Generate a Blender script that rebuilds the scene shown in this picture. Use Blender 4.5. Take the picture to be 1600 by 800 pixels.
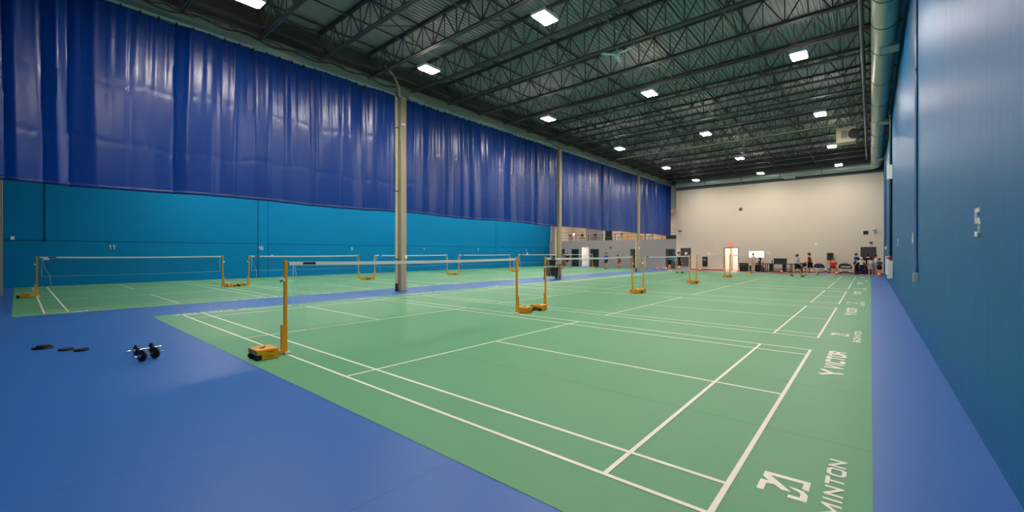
import bpy, bmesh, math, random
from mathutils import Vector, Matrix, Euler
random.seed(7)
PI = math.pi
S = bpy.context.scene
for o in list(bpy.data.objects): bpy.data.objects.remove(o)
COL = S.collection

# ------------------------------------------------------------------ camera, world, exposure
CX, CY, CH, YAW, FPX = 0.778, -2.903, 1.7034, 0.7052, 658.13
cam = bpy.data.cameras.new('camera'); camo = bpy.data.objects.new('camera', cam); COL.objects.link(camo)
cam.sensor_width = 36; cam.lens = 36 * FPX / 1600; cam.shift_y = -5.23 / 1600
cam.clip_start = .05; cam.clip_end = 200
camo.location = (CX, CY, CH); camo.rotation_euler = (PI / 2, 0, YAW)
S.camera = camo
S.view_settings.view_transform = 'Standard'; S.view_settings.look = 'None'
S.view_settings.gamma = 1; S.view_settings.use_curve_mapping = False
S.view_settings.exposure = 0.0
LAMP = 300.0            # radiance of the LED panels
W = bpy.data.worlds.new('world'); S.world = W; W.use_nodes = True
W.node_tree.nodes['Background'].inputs[0].default_value = (.5, .55, .6, 1)
W.node_tree.nodes['Background'].inputs[1].default_value = .02
S.cycles.use_denoising = True
S.cycles.max_bounces = 8; S.cycles.diffuse_bounces = 5; S.cycles.transparent_max_bounces = 24
S.cycles.sample_clamp_indirect = 6

# ------------------------------------------------------------------ materials
def lin(c):
    return tuple((x / 12.92 if x <= .04045 else ((x + .055) / 1.055) ** 2.4) for x in (v / 255 for v in c)) + (1,)
def mat(name, c, rough=.5, metal=0, spec=.5, noise=0, nscale=3, bump=0, bscale=(20, 20, 20), emit=0, ec=None, seam=None):
    m = bpy.data.materials.new(name); m.use_nodes = True
    nt = m.node_tree; N = nt.nodes; L = nt.links
    b = N['Principled BSDF']
    b.inputs['Roughness'].default_value = rough; b.inputs['Metallic'].default_value = metal
    b.inputs['Specular IOR Level'].default_value = spec
    col = lin(c); b.inputs['Base Color'].default_value = col
    if noise or bump or seam:
        tc = N.new('ShaderNodeTexCoord')
    out = None
    if noise:
        nz = N.new('ShaderNodeTexNoise'); nz.inputs['Scale'].default_value = nscale; nz.inputs['Detail'].default_value = 4
        L.new(tc.outputs['Object'], nz.inputs['Vector'])
        mx = N.new('ShaderNodeMix'); mx.data_type = 'RGBA'
        mx.inputs[6].default_value = tuple(x * (1 - noise) for x in col[:3]) + (1,)
        mx.inputs[7].default_value = tuple(min(1, x * (1 + noise)) for x in col[:3]) + (1,)
        L.new(nz.outputs['Fac'], mx.inputs[0]); out = mx.outputs[2]
    if seam:                                   # dark joint lines between rolls of flooring, every `pitch` along an axis
        axis, pitch, wid, dark = seam
        sp = N.new('ShaderNodeSeparateXYZ'); L.new(tc.outputs['Object'], sp.inputs[0])
        md = N.new('ShaderNodeMath'); md.operation = 'PINGPONG'; md.inputs[1].default_value = pitch / 2
        L.new(sp.outputs[axis], md.inputs[0])
        lt = N.new('ShaderNodeMath'); lt.operation = 'LESS_THAN'; lt.inputs[1].default_value = wid
        L.new(md.outputs[0], lt.inputs[0])
        mu = N.new('ShaderNodeMath'); mu.operation = 'MULTIPLY'; mu.inputs[1].default_value = dark
        L.new(lt.outputs[0], mu.inputs[0])
        mx2 = N.new('ShaderNodeMix'); mx2.data_type = 'RGBA'
        if out is not None: L.new(out, mx2.inputs[6])
        else: mx2.inputs[6].default_value = col
        mx2.inputs[7].default_value = tuple(x * .45 for x in col[:3]) + (1,)
        L.new(mu.outputs[0], mx2.inputs[0]); out = mx2.outputs[2]
    if out is not None: L.new(out, b.inputs['Base Color'])
    if bump:
        mp = N.new('ShaderNodeMapping'); mp.inputs['Scale'].default_value = bscale
        L.new(tc.outputs['Object'], mp.inputs['Vector'])
        n2 = N.new('ShaderNodeTexNoise'); n2.inputs['Scale'].default_value = 1; n2.inputs['Detail'].default_value = 5
        L.new(mp.outputs[0], n2.inputs['Vector'])
        bp = N.new('ShaderNodeBump'); bp.inputs['Strength'].default_value = bump; bp.inputs['Distance'].default_value = .05
        L.new(n2.outputs['Fac'], bp.inputs['Height']); L.new(bp.outputs[0], b.inputs['Normal'])
    if emit:
        b.inputs['Emission Color'].default_value = lin(ec or c); b.inputs['Emission Strength'].default_value = emit
    return m

M = {}
M['blue_floor'] = mat('blue_floor', (42, 98, 172), .42, spec=.45, noise=.05, nscale=.5, seam=(0, 1.83, .006, .5))
M['green_floor'] = mat('green_floor', (92, 154, 112), .5, spec=.35, noise=.05, nscale=.6, seam=(1, 1.83, .008, .5))
M['pink_floor'] = mat('pink_floor', (190, 150, 130), .5, noise=.05)
M['line'] = mat('line_paint', (238, 232, 220), .5)
M['right_wall'] = mat('right_wall_paint', (10, 98, 150), .48, spec=.08, noise=.06, nscale=.8, bump=.22, bscale=(1, 2.6, .5))
M['teal'] = mat('teal_wall_paint', (0, 118, 170), .65, spec=.1, noise=.03, nscale=1)
M['teal_dark'] = mat('teal_wall_groove', (0, 62, 96), .7, spec=.1)
M['beige'] = mat('beige_wall_paint', (212, 197, 180), .6, noise=.02)
M['grey_wall'] = mat('grey_wall_paint', (148, 139, 142), .6, noise=.02)
M['dark_wall'] = mat('dark_upper_wall', (84, 92, 94), .7)
M['deck'] = mat('roof_deck', (156, 154, 152), .6, noise=.05)
M['joist'] = mat('joist_paint', (78, 74, 70), .5)
M['girder'] = mat('girder_paint', (104, 116, 108), .5)
M['track'] = mat('track_metal', (150, 168, 160), .45, .2)
M['column'] = mat('column_paint', (168, 154, 130), .45)
M['pipe_cream'] = mat('pipe_cream', (214, 196, 160), .45)
M['curtain'] = mat('curtain_vinyl', (4, 54, 134), .3, spec=.42, bump=.22, bscale=(3, 3, 2.2))
M['hem'] = mat('curtain_hem', (14, 46, 116), .45, bump=.3, bscale=(6, 6, 20))
M['duct'] = mat('galvanised_duct', (168, 176, 170), .38, .55, noise=.04)
M['duct_band'] = mat('duct_band', (110, 116, 112), .4, .6)
M['yellow'] = mat('post_yellow_paint', (232, 158, 16), .42)
M['yellow_dark'] = mat('box_slot', (60, 36, 6), .7)
M['black'] = mat('black_rubber', (14, 14, 16), .55)
M['black_metal'] = mat('black_metal', (30, 32, 34), .4, .4)
M['chrome'] = mat('chrome', (200, 204, 208), .2, 1)
M['white'] = mat('white_plastic', (236, 234, 228), .5)
M['cord'] = mat('net_cord', (206, 216, 222), .7)
M['dark_door'] = mat('dark_door_paint', (66, 60, 62), .45)
M['dark_glass'] = mat('dark_opening', (16, 38, 46), .3)
M['door_frame'] = mat('door_frame_brown', (86, 70, 62), .5)
M['baseboard'] = mat('baseboard_brown', (128, 62, 46), .5)
M['conduit'] = mat('conduit_blue', (10, 74, 128), .4)
M['grey_box'] = mat('grey_box', (140, 152, 158), .45)
M['red'] = mat('valve_red', (150, 26, 30), .4)
M['orange_cone'] = mat('cone_orange', (245, 86, 50), .5)
M['wood'] = mat('chair_wood', (92, 52, 34), .45)
M['steel_grey'] = mat('steel_grey', (96, 98, 100), .4, .5)
M['table_dark'] = mat('table_top_dark', (34, 48, 50), .4)
M['warm_panel'] = mat('warm_panel', (232, 184, 130), .6)
M['exit_red'] = mat('exit_sign_red', (250, 120, 90), .5, emit=.6)
M['fan'] = mat('fan_white', (238, 242, 238), .5)
M['bluebag'] = mat('bag_blue', (30, 60, 130), .6)
M['bluebin'] = mat('bin_blue', (24, 70, 170), .5)
M['tealbin'] = mat('bin_teal', (20, 74, 96), .5)
M['paper'] = mat('paper', (232, 226, 200), .8)
M['room_white'] = mat('room_white', (240, 236, 226), .7)
M['lit_pane'] = mat('lit_pane', (255, 250, 235), .5, emit=2.2)
M['skin'] = mat('skin', (206, 152, 120), .55)
M['hair'] = mat('hair', (24, 18, 16), .5)
M['eye'] = mat('eye', (20, 16, 14), .3)
def flat(c, r=.75): 
    k = 'cloth_%d_%d_%d' % c
    if k not in M: M[k] = mat(k, c, r, spec=.25)
    return M[k]
def lamp_mat(name, s):
    m = bpy.data.materials.new(name); m.use_nodes = True; nt = m.node_tree
    nt.nodes.remove(nt.nodes['Principled BSDF'])
    e = nt.nodes.new('ShaderNodeEmission'); e.inputs[0].default_value = (1, .91, .80, 1); e.inputs[1].default_value = s
    nt.links.new(e.outputs[0], nt.nodes['Material Output'].inputs[0]); return m
M['lamp'] = lamp_mat('led_diffuser', LAMP)
M['lamp_soft'] = lamp_mat('added_uplight', LAMP * .12)
def net_mat():
    m = bpy.data.materials.new('net_mesh'); m.use_nodes = True; nt = m.node_tree; N = nt.nodes; L = nt.links
    b = N['Principled BSDF']; b.inputs['Base Color'].default_value = lin((44, 50, 60)); b.inputs['Roughness'].default_value = .8
    t = N.new('ShaderNodeBsdfTransparent'); mx = N.new('ShaderNodeMixShader')
    tc = N.new('ShaderNodeTexCoord'); sp = N.new('ShaderNodeSeparateXYZ'); L.new(tc.outputs['Object'], sp.inputs[0])
    outs = []
    for ax in (1, 2):                              # threads every 20 mm both ways
        pp = N.new('ShaderNodeMath'); pp.operation = 'PINGPONG'; pp.inputs[1].default_value = .01
        L.new(sp.outputs[ax], pp.inputs[0])
        lt = N.new('ShaderNodeMath'); lt.operation = 'LESS_THAN'; lt.inputs[1].default_value = .0005
        L.new(pp.outputs[0], lt.inputs[0]); outs.append(lt)
    mm = N.new('ShaderNodeMath'); mm.operation = 'MAXIMUM'
    L.new(outs[0].outputs[0], mm.inputs[0]); L.new(outs[1].outputs[0], mm.inputs[1])
    L.new(mm.outputs[0], mx.inputs[0]); L.new(t.outputs[0], mx.inputs[1]); L.new(b.outputs[0], mx.inputs[2])
    L.new(mx.outputs[0], N['Material Output'].inputs[0]); return m
M['net'] = net_mat()

# ------------------------------------------------------------------ mesh helpers
class MB:
    def __init__(s): s.v = []; s.f = []; s.m = []
    def add(s, vs, fs, m=0):
        n = len(s.v); s.v += [tuple(p) for p in vs]
        for f in fs: s.f.append(tuple(i + n for i in f)); s.m.append(m)
        return s
    def quad(s, a, b, c, d, m=0): return s.add((a, b, c, d), ((0, 1, 2, 3),), m)
    def box(s, x0, x1, y0, y1, z0, z1, m=0):
        vs = [(x, y, z) for z in (z0, z1) for y in (y0, y1) for x in (x0, x1)]
        return s.add(vs, ((0, 2, 3, 1), (4, 5, 7, 6), (0, 1, 5, 4), (2, 6, 7, 3), (0, 4, 6, 2), (1, 3, 7, 5)), m)
    def bar(s, p, q, w, h=None, m=0, up=(0, 0, 1)):
        h = h or w; p = Vector(p); q = Vector(q); d = (q - p).normalized(); u = Vector(up)
        if abs(d.dot(u)) > .98: u = Vector((1, 0, 0))
        a = d.cross(u).normalized() * w / 2; b = a.cross(d).normalized() * h / 2
        vs = [e + i * a + j * b for e in (p, q) for i, j in ((-1, -1), (1, -1), (1, 1), (-1, 1))]
        return s.add(vs, ((3, 2, 1, 0), (4, 5, 6, 7), (0, 1, 5, 4), (1, 2, 6, 5), (2, 3, 7, 6), (3, 0, 4, 7)), m)
    def tube(s, pts, r, seg=10, m=0, cap=True):
        pts = [Vector(p) for p in pts]; n = len(s.v); R = r if isinstance(r, (list, tuple)) else [r] * len(pts)
        pa = None; vs = []
        for i, p in enumerate(pts):
            d = (pts[min(i + 1, len(pts) - 1)] - pts[max(i - 1, 0)]).normalized()
            if pa is None:
                pa = d.cross(Vector((0, 0, 1)) if abs(d.z) < .9 else Vector((1, 0, 0))).normalized()
            pa = (pa - d * pa.dot(d)).normalized(); pb = d.cross(pa)
            for k in range(seg):
                t = 2 * PI * k / seg; vs.append(p + (pa * math.cos(t) + pb * math.sin(t)) * R[i])
        fs = []
        for i in range(len(pts) - 1):
            for k in range(seg):
                a = i * seg + k; b = i * seg + (k + 1) % seg; fs.append((a, b, b + seg, a + seg))
        if cap: fs.append(tuple(range(seg - 1, -1, -1))); fs.append(tuple((len(pts) - 1) * seg + k for k in range(seg)))
        return s.add(vs, fs, m)
    def cyl(s, p, q, r, seg=16, m=0): return s.tube((p, q), r, seg, m)
    def lathe(s, prof, seg=16, c=(0, 0, 0), m=0):          # prof: (r, z)
        vs = [(c[0] + max(r, 1e-4) * math.cos(2 * PI * k / seg), c[1] + max(r, 1e-4) * math.sin(2 * PI * k / seg), c[2] + z) for r, z in prof for k in range(seg)]
        fs = [(i * seg + k, i * seg + (k + 1) % seg, (i + 1) * seg + (k + 1) % seg, (i + 1) * seg + k) for i in range(len(prof) - 1) for k in range(seg)]
        fs.append(tuple(range(seg - 1, -1, -1))); fs.append(tuple((len(prof) - 1) * seg + k for k in range(seg)))
        return s.add(vs, fs, m)
    def ball(s, c, r, seg=12, m=0):
        rx, ry, rz = r if isinstance(r, (list, tuple)) else (r, r, r); vs = []; fs = []; n = seg // 2
        for i in range(n + 1):
            a = PI * i / n
            for k in range(seg):
                t = 2 * PI * k / seg; vs.append((c[0] + rx * math.sin(a) * math.cos(t), c[1] + ry * math.sin(a) * math.sin(t), c[2] + rz * math.cos(a)))
        for i in range(n):
            for k in range(seg):
                a = i * seg + k; b = i * seg + (k + 1) % seg; fs.append((a, a + seg, b + seg, b))
        return s.add(vs, fs, m)
    def prism(s, poly, f0, f1, m=0):                         # poly in 2D; f0/f1 map (u, v) to the two faces
        n = len(poly); vs = [f0(*p) for p in poly] + [f1(*p) for p in poly]
        fs = [tuple(range(n - 1, -1, -1)), tuple(range(n, 2 * n))] + [(i, (i + 1) % n, (i + 1) % n + n, i + n) for i in range(n)]
        return s.add(vs, fs, m)
    def build(s, name, mats, parent=None, loc=(0, 0, 0), rz=0, bevel=0, smooth=False):
        me = bpy.data.meshes.new(name); me.from_pydata(s.v, [], s.f)
        for m in (mats if isinstance(mats, (list, tuple)) else [mats]): me.materials.append(m)
        for p, i in zip(me.polygons, s.m): p.material_index = i; p.use_smooth = smooth
        me.validate(); me.update()
        o = bpy.data.objects.new(name, me); COL.objects.link(o); o.location = loc; o.rotation_euler = (0, 0, rz)
        if parent: o.parent = parent
        if bevel:
            b = o.modifiers.new('bevel', 'BEVEL'); b.width = bevel; b.segments = 2; b.limit_method = 'ANGLE'
        if smooth:
            try: me.set_sharp_from_angle(angle=math.radians(40))
            except Exception: pass
        return o
def tag(o, label, cat, group=None):
    o['label'] = label; o['category'] = cat
    if group: o['group'] = group
    return o
def thing(name, label, cat, loc=(0, 0, 0), rz=0, group=None):
    o = bpy.data.objects.new(name, None); COL.objects.link(o); o.location = loc; o.rotation_euler = (0, 0, rz)
    o.empty_display_size = .2
    return tag(o, label, cat, group)
def struct(o): o['kind'] = 'structure'; return o
def dup(root, loc, rz=None, label=None, group=None):
    def rec(o, par):
        c = o.copy(); COL.objects.link(c)
        if par: c.parent = par
        for ch in [x for x in o.children]: rec(ch, c)
        return c
    c = rec(root, None); c.location = loc
    if rz is not None: c.rotation_euler = (0, 0, rz)
    if label: c['label'] = label
    if group: c['group'] = group
    return c
ORD = ['first', 'second', 'third', 'fourth', 'fifth', 'sixth', 'seventh', 'eighth', 'ninth', 'tenth', 'eleventh', 'twelfth', 'thirteenth',
       'fourteenth', 'fifteenth', 'sixteenth', 'seventeenth', 'eighteenth', 'nineteenth', 'twentieth', 'twenty-first']

# ------------------------------------------------------------------ layout
XR, XL, YF, YG, YN = 1.55, -30.95, 40.5, 41.9, -7.5        # right wall, left wall, beige end wall, grey end wall, near wall
XC = -15.1                                                  # column and curtain line
ZD = 9.95                                                   # roof deck
COURT_Y = [0, 7.43, 14.65, 21.95, 29.3]                     # near sidelines of the right-hand courts
LEFT_Y = [-2.43, 4.78, 12.0, 19.25, 26.5, 33.75]            # of the courts beyond the columns
LX = -16.8
# ------------------------------------------------------------------ floor with courts
F = MB()
xs = [XL - .3, -16.4, -13.8, .79, XR + .3]
Z1, Z2 = .003, .006
F.quad((XL - .3, YN - .2, 0), (XR + .3, YN - .2, 0), (XR + .3, 37.9, 0), (XL - .3, 37.9, 0), 0)
F.quad((XL - .3, 37.9, 0), (-14.6, 37.9, 0), (-14.6, YG + 3, 0), (XL - .3, YG + 3, 0), 0)
F.quad((-14.6, 37.9, 0), (XR + .3, 37.9, 0), (XR + .3, YG + 3, 0), (-14.6, YG + 3, 0), 3)
F.quad((-13.8, -.58, Z1), (.79, -.58, Z1), (.79, 36.5, Z1), (-13.8, 36.5, Z1), 1)
F.quad((XL, -3.0, Z1), (-16.4, -3.0, Z1), (-16.4, 40.9, Z1), (XL, 40.9, Z1), 1)
def rect(x0, x1, y0, y1):
    z = Z2 if x1 - x0 > y1 - y0 else Z2 + .0006
    F.quad((x0, y0, z), (x1, y0, z), (x1, y1, z), (x0, y1, z), 2)
NS = [0]
T = .04
def stroke(P, w, fx):                                        # polyline of (u, v) painted through the mapping fx
    for (a, b) in zip(P[:-1], P[1:]):
        a = Vector(a); b = Vector(b); d = (b - a).normalized(); n = Vector((-d.y, d.x)) * w / 2; e = d * w * .3
        q = [a - e + n, b + e + n, b + e - n, a - e - n]; NS[0] = (NS[0] + 1) % 20; dz = NS[0] * .00006
        q = [fx(*p) for p in q]; q = [(p[0], p[1], p[2] + dz) for p in q]
        if (Vector(q[1]) - Vector(q[0])).cross(Vector(q[2]) - Vector(q[1])).z < 0: q = q[::-1]
        F.quad(*q, 2)
GL = {'B': [[(0, 0), (0, 1), (.8, 1), (.9, .8), (.75, .52), (0, .52)], [(.75, .52), (1, .3), (.85, 0), (0, 0)]],
      'A': [[(0, 0), (.5, 1), (1, 0)], [(.2, .3), (.8, .3)]], 'D': [[(0, 0), (0, 1), (.7, 1), (1, .7), (1, .3), (.7, 0), (0, 0)]],
      'M': [[(0, 0), (0, 1), (.5, .2), (1, 1), (1, 0)]], 'I': [[(.5, 0), (.5, 1)]], 'N': [[(0, 0), (0, 1), (1, 0), (1, 1)]],
      'T': [[(0, 1), (1, 1)], [(.5, 1), (.5, 0)]], 'O': [[(.15, 0), (0, .2), (0, .8), (.15, 1), (.85, 1), (1, .8), (1, .2), (.85, 0), (.15, 0)]],
      'V': [[(0, 1), (.45, 0), (1, 1)]], 'C': [[(1, .85), (.85, 1), (.15, 1), (0, .8), (0, .2), (.15, 0), (.85, 0), (1, .15)]],
      'R': [[(0, 0), (0, 1), (.85, 1), (1, .8), (.85, .48), (0, .48)], [(.55, .48), (1, 0)]]}
WID = {'I': .45, 'M': 1.3}
LOGO = [[(330, 338), (852, 480), (826, 582), (750, 546), (768, 490), (395, 388), (628, 585), (520, 555), (430, 490), (345, 475), (310, 552), (230, 530), (280, 425), (370, 448), (308, 392)],
        [(598, 515), (700, 548), (775, 580), (818, 630), (800, 705), (578, 640), (592, 608), (722, 645), (735, 612), (715, 585), (640, 545)]]
def crop_to_floor(a, b):                                      # the emblem's outline, taken to the floor plane
    u, v = 1150 + a / 7.273, 690 + b / 7.273
    A = (u - 800) / FPX; B = -(v - 394.77) / FPX; c, s = math.cos(YAW), math.sin(YAW)
    t = -CH / B
    return (CX + t * (A * c - s), CY + t * (A * s + c))
LOGO = [[crop_to_floor(*p) for p in P] for P in LOGO]
def word(txt, y0, y1, x0, x1, wt, sl, fx):                    # reads along +y, tops towards -x
    tot = sum(WID.get(c, 1) for c in txt) + .42 * (len(txt) - 1); k = (y1 - y0) / tot; p = y0
    for c in txt:
        w = WID.get(c, 1) * k
        for P in GL[c]:
            stroke([(p + u * w + sl * v, x1 - v * (x1 - x0)) for u, v in P], wt, lambda y, x: fx(x, y))
        p += w + .42 * k
def fill(poly, fx):
    me = [Vector((p[0], p[1], 0)) for p in poly]
    from mathutils.geometry import tessellate_polygon
    tr = tessellate_polygon([me]); vs = [fx(*p) for p in poly]
    for t in tr:
        a, b, c = (Vector(vs[i]) for i in t)
        F.add([vs[i] for i in (t if (b - a).cross(c - a).z > 0 else t[::-1])], ((0, 1, 2),), 2)
def marks(fx):
    word('BADMINTON', -.02, 1.43, .532, .625, .026, 0, fx)
    for P in LOGO: fill(P, fx)
    stroke([(.25, 4.40), (.37, 4.53), (.47, 4.58)], .07, fx); stroke([(.25, 4.70), (.37, 4.53)], .07, fx)
    word('VICTOR', 4.84, 6.16, .265, .455, .056, .05, fx)
def court(ox, oy):
    X = lambda x: ox + x
    rect(X(-13.4), X(0), oy, oy + T); rect(X(-13.4), X(0), oy + 6.06, oy + 6.1)
    rect(X(-13.4), X(0), oy + .46, oy + .5); rect(X(-13.4), X(0), oy + 5.6, oy + 5.64)
    for x in (0, -.76, -4.68, -8.68, -12.6, -13.36): rect(X(x - T), X(x), oy, oy + 6.1)
    rect(X(-4.7), X(0), oy + 3.03, oy + 3.07); rect(X(-13.4), X(-8.7), oy + 3.03, oy + 3.07)
for y in COURT_Y:
    court(0, y)
    marks(lambda x, yy, y=y: (x, y + yy, Z2))
    marks(lambda x, yy, y=y: (-13.4 - .62 * x, y + 6.1 - yy, Z2))
for y in LEFT_Y:
    court(LX, y)
    marks(lambda x, yy, y=y: (LX + .62 * x, y + yy, Z2))
    marks(lambda x, yy, y=y: (LX - 13.4 - .8 * x, y + 6.1 - yy, Z2))
struct(F.build('floor', [M['blue_floor'], M['green_floor'], M['line'], M['pink_floor']]))

# ------------------------------------------------------------------ walls and ceiling
def wall_holes(u0, u1, z0, z1, holes, fx, th):                # wall panel in (u, z) with rectangular openings
    mb = MB(); us = sorted({u0, u1} | {h[0] for h in holes} | {h[1] for h in holes}); zs = sorted({z0, z1} | {h[2] for h in holes} | {h[3] for h in holes})
    for a, b in zip(us[:-1], us[1:]):
        for c, d in zip(zs[:-1], zs[1:]):
            um, zm = (a + b) / 2, (c + d) / 2
            if any(h[0] < um < h[1] and h[2] < zm < h[3] for h in holes): continue
            fx(mb, a, b, c, d)
    return mb
DOORS_F = [(.17, 1.13, 0, 2.15), (-13.83, -12.81, 0, 2.17), (-9.82, -8.54, 0, 2.17), (-7.7, -6.5, 1.28, 1.82)]
def fw(mb, a, b, c, d): mb.box(a, b, YF, YF + .2, c, d)
struct(wall_holes(-14.25, XR + .2, 0, 7.95, DOORS_F, fw, .2).build('wall_far', M['beige']))
struct(MB().box(-14.25, XR + .2, YF, YF + .2, 7.95, ZD).build('wall_far_upper', M['dark_wall']))
struct(MB().box(-14.25, -14.05, YF + .2, YG + .2, 0, ZD).build('wall_far_return', M['beige']))
DOORS_G = [(-29.95, -28.6, 0, 2.17), (-27.6, -26.55, 0, 2.16), (-26.3, -25.1, 0, 2.41), (-24.95, -23.8, 0, 2.15), (-19.85, -18.75, 0, 2.12), (-15.85, -14.85, 0, 2.1)]
def gw(mb, a, b, c, d): mb.box(a, b, YG, YG + .2, c, d)
struct(wall_holes(XL, -14.25, 0, 3.15, DOORS_G, gw, .2).build('wall_far_grey', M['grey_wall']))
struct(MB().box(XR, XR + .2, YN, YF + .2, 0, ZD).build('wall_right', M['right_wall']))
wl = MB(); wl.box(XL - .2, XL, YN, YG + .2, 0, ZD, 0)
wl.box(XL, XL + .03, 7.73, 8.32, 0, 9, 0)                     # shallow pilasters
wl.box(XL, XL + .03, 31.6, 32.2, 0, 9, 0)
wl.box(XL, XL + .004, YN, YG, 2.29, 2.325, 1)                 # joint line between block base and panels above
for y in (-2.0, 7.72, 8.33, 31.9): wl.box(XL, XL + .034, y - .012, y + .012, 2.3 if y < 0 else 0, 9, 1)
struct(wl.build('wall_left', [M['teal'], M['teal_dark']]))
struct(MB().box(XL - .2, XR + .2, YN - .2, YN, 0, ZD).build('wall_near', M['right_wall']))
# roof deck: trapezoidal ribs running away from the camera
dk = MB(); x = XL; P = []
while x < XR + .2:
    P += [(x, ZD), (x + .055, ZD), (x + .075, ZD + .05), (x + .135, ZD + .05)]; x += .155
P.append((x, ZD))
for a, b in zip(P[:-1], P[1:]): dk.quad((a[0], YN, a[1]), (a[0], YG + .2, a[1]), (b[0], YG + .2, b[1]), (b[0], YN, b[1]))
dk.box(XL - .2, XR + .2, YN, YG + 6, ZD + .06, ZD + .2)
struct(dk.build('ceiling', M['deck']))
bb = MB()
for a, b in ((-14.2, -13.85), (-12.8, -9.85), (-8.5, .15), (1.15, XR)): bb.box(a, b, YF - .02, YF, 0, .1)
struct(bb.build('baseboard_far', M['baseboard']))

# doors in the beige end wall and the grey wall
def door(name, x0, x1, h, y, m, handle=True, window=False):
    d = MB().box(x0 + .04, x1 - .04, y + .06, y + .11, 0, h - .04).build(name, m); struct(d)
    f = MB()
    f.box(x0, x0 + .06, y - .012, y + .2, 0, h); f.box(x1 - .06, x1, y - .012, y + .2, 0, h); f.box(x0, x1, y - .012, y + .2, h - .06, h)
    f.build('door_frame', M['door_frame'], d)
    if handle: MB().box(x1 - .16, x1 - .1, y + .02, y + .06, .98, 1.12).build('door_handle', M['chrome'], d)
    return d
d1 = door('door_1', .17, 1.13, 2.15, YF, M['dark_door'])
d2 = door('door_2', -13.83, -12.81, 2.17, YF, M['dark_door'])
MB().box(-13.79, -12.85, YF + .04, YF + .06, .02, .3).build('kick_plate', M['grey_box'], d2)
MB().box(-13.42, -13.2, YF + .05, YF + .058, 1.5, 1.76).build('notice', M['paper'], d2)
for i, (x0, x1, z0, h) in enumerate([DOORS_G[0], DOORS_G[1], DOORS_G[3]]):
    door('door_%d' % (3 + i), x0, x1, h, YG, M['dark_glass'], False)
for i, (x0, x1, z0, h) in enumerate([DOORS_G[4], DOORS_G[5]]):
    d = door('door_%d' % (6 + i), x0, x1, h, YG, M['dark_door'])
    MB().box((x0 + x1) / 2 - .25, (x0 + x1) / 2 + .25, YG + .03, YG + .065, 1.2, 1.95).build('door_window', M['dark_glass'], d)
def lit_recess(n, x0, x1, h, y):                              # bright corridor behind an open doorway
    r = MB(); a, b = x0 - .8, x1 + .8
    r.quad((a, y + 3, 0), (b, y + 3, 0), (b, y + 3, 2.8), (a, y + 3, 2.8)); r.quad((a, y + .2, 0), (a, y + 3, 0), (a, y + 3, 2.8), (a, y + .2, 2.8))
    r.quad((b, y + 3, 0), (b, y + .2, 0), (b, y + .2, 2.8), (b, y + 3, 2.8)); r.quad((a, y + .2, 2.8), (a, y + 3, 2.8), (b, y + 3, 2.8), (b, y + .2, 2.8))
    struct(r.build('wall_corridor', M['room_white']))
    f = MB()
    f.box(x0, x0 + .05, y - .012, y + .2, 0, h); f.box(x1 - .05, x1, y - .012, y + .2, 0, h); f.box(x0, x1, y - .012, y + .2, h - .05, h)
    struct(f.build('door_%d' % n, M['door_frame']))
lit_recess(8, -9.82, -8.54, 2.17, YF); lit_recess(9, -26.3, -25.1, 2.41, YG)
dd = MB().box(-9.3, -9.24, YF + .2, YF + 1.0, 0, 2.1).build('door_10', M['beige']); struct(dd)
wn = MB().box(-7.7, -6.5, YF + .08, YF + .12, 1.28, 1.82).build('window_1', M['lit_pane']); struct(wn)
wf = MB()
for a, b, c, d in ((-7.74, -6.46, 1.25, 1.28), (-7.74, -6.46, 1.82, 1.85), (-7.74, -7.7, 1.25, 1.85), (-6.5, -6.46, 1.25, 1.85), (-7.12, -7.08, 1.28, 1.82)):
    wf.box(a, b, YF - .01, YF + .1, c, d)
wf.build('window_frame', M['beige'], wn)
# mezzanine above the grey wall
struct(MB().box(XL, -14.05, YG + .2, YG + 6, 2.95, 3.15).build('floor_mezzanine', M['grey_wall']))
mz = MB(); mz.box(XL, -14.05, YG + 5.8, YG + 6, 3.15, ZD, 0)
mz.box(XL - .2, XL, YG + .2, YG + 6, 0, ZD, 0); mz.box(-28.9, -26.4, YG + 5.7, YG + 5.8, 3.15, 6.5, 1); mz.box(-14.25, -14.05, YG + .2, YG + 6, 0, ZD, 0)
struct(mz.build('wall_mezzanine', [M['beige'], M['grey_wall']]))
struct(MB().box(XL, -14.05, YG + .2, YG + 6, 6.4, 6.5).build('ceiling_mezzanine', M['beige']))
struct(MB().box(XL, -14.05, YG, YG + .2, 6.4, ZD).build('wall_mezzanine_upper', M['grey_wall']))
struct(MB().box(XL + .1, -30.1, YG + .2, YG + .26, 3.15, 6.4).build('trim_1', M['grey_wall']))

# ------------------------------------------------------------------ roof steel
t = thing('roof_girder', 'grey-green steel girder running above the blue curtains along the tops of the columns', 'beam')
g = MB(); g.box(XC - .18, XC + .18, YN, YG, 8.72, 8.78); g.box(XC - .18, XC + .18, YN, YG, ZD - .06, ZD); g.build('flange', M['girder'], t)
MB().box(XC - .012, XC + .012, YN, YG, 8.78, ZD - .06).build('web', M['joist'], t)
MB().box(XC + .16, XC + .18, YN, YG, 8.78, 9.02).build('edge_plate', M['girder'], t)
X0, X1 = XC + .02, XR
JY = [8.62 + 2.08 * k for k in range(-5, 16)]
def chord(mb, z, s):
    for d in (-.045, .045):
        mb.box(X0, X1, d - .035, d + .035, z - .006, z + .006); mb.box(X0, X1, d - (.006 if d < 0 else .035) + (.0 if d < 0 else .0), d + (.035 if d < 0 else .006), min(z, z + s), max(z, z + s))
jt = thing('roof_joist', '', 'joist', (0, JY[0], 0))
c = MB(); chord(c, ZD - .02, -.07); c.build('top_chord', M['joist'], jt)
c = MB(); chord(c, 8.9, .07); c.build('bottom_chord', M['joist'], jt)
w = MB(); x = X0 + .6; k = 0
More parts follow.
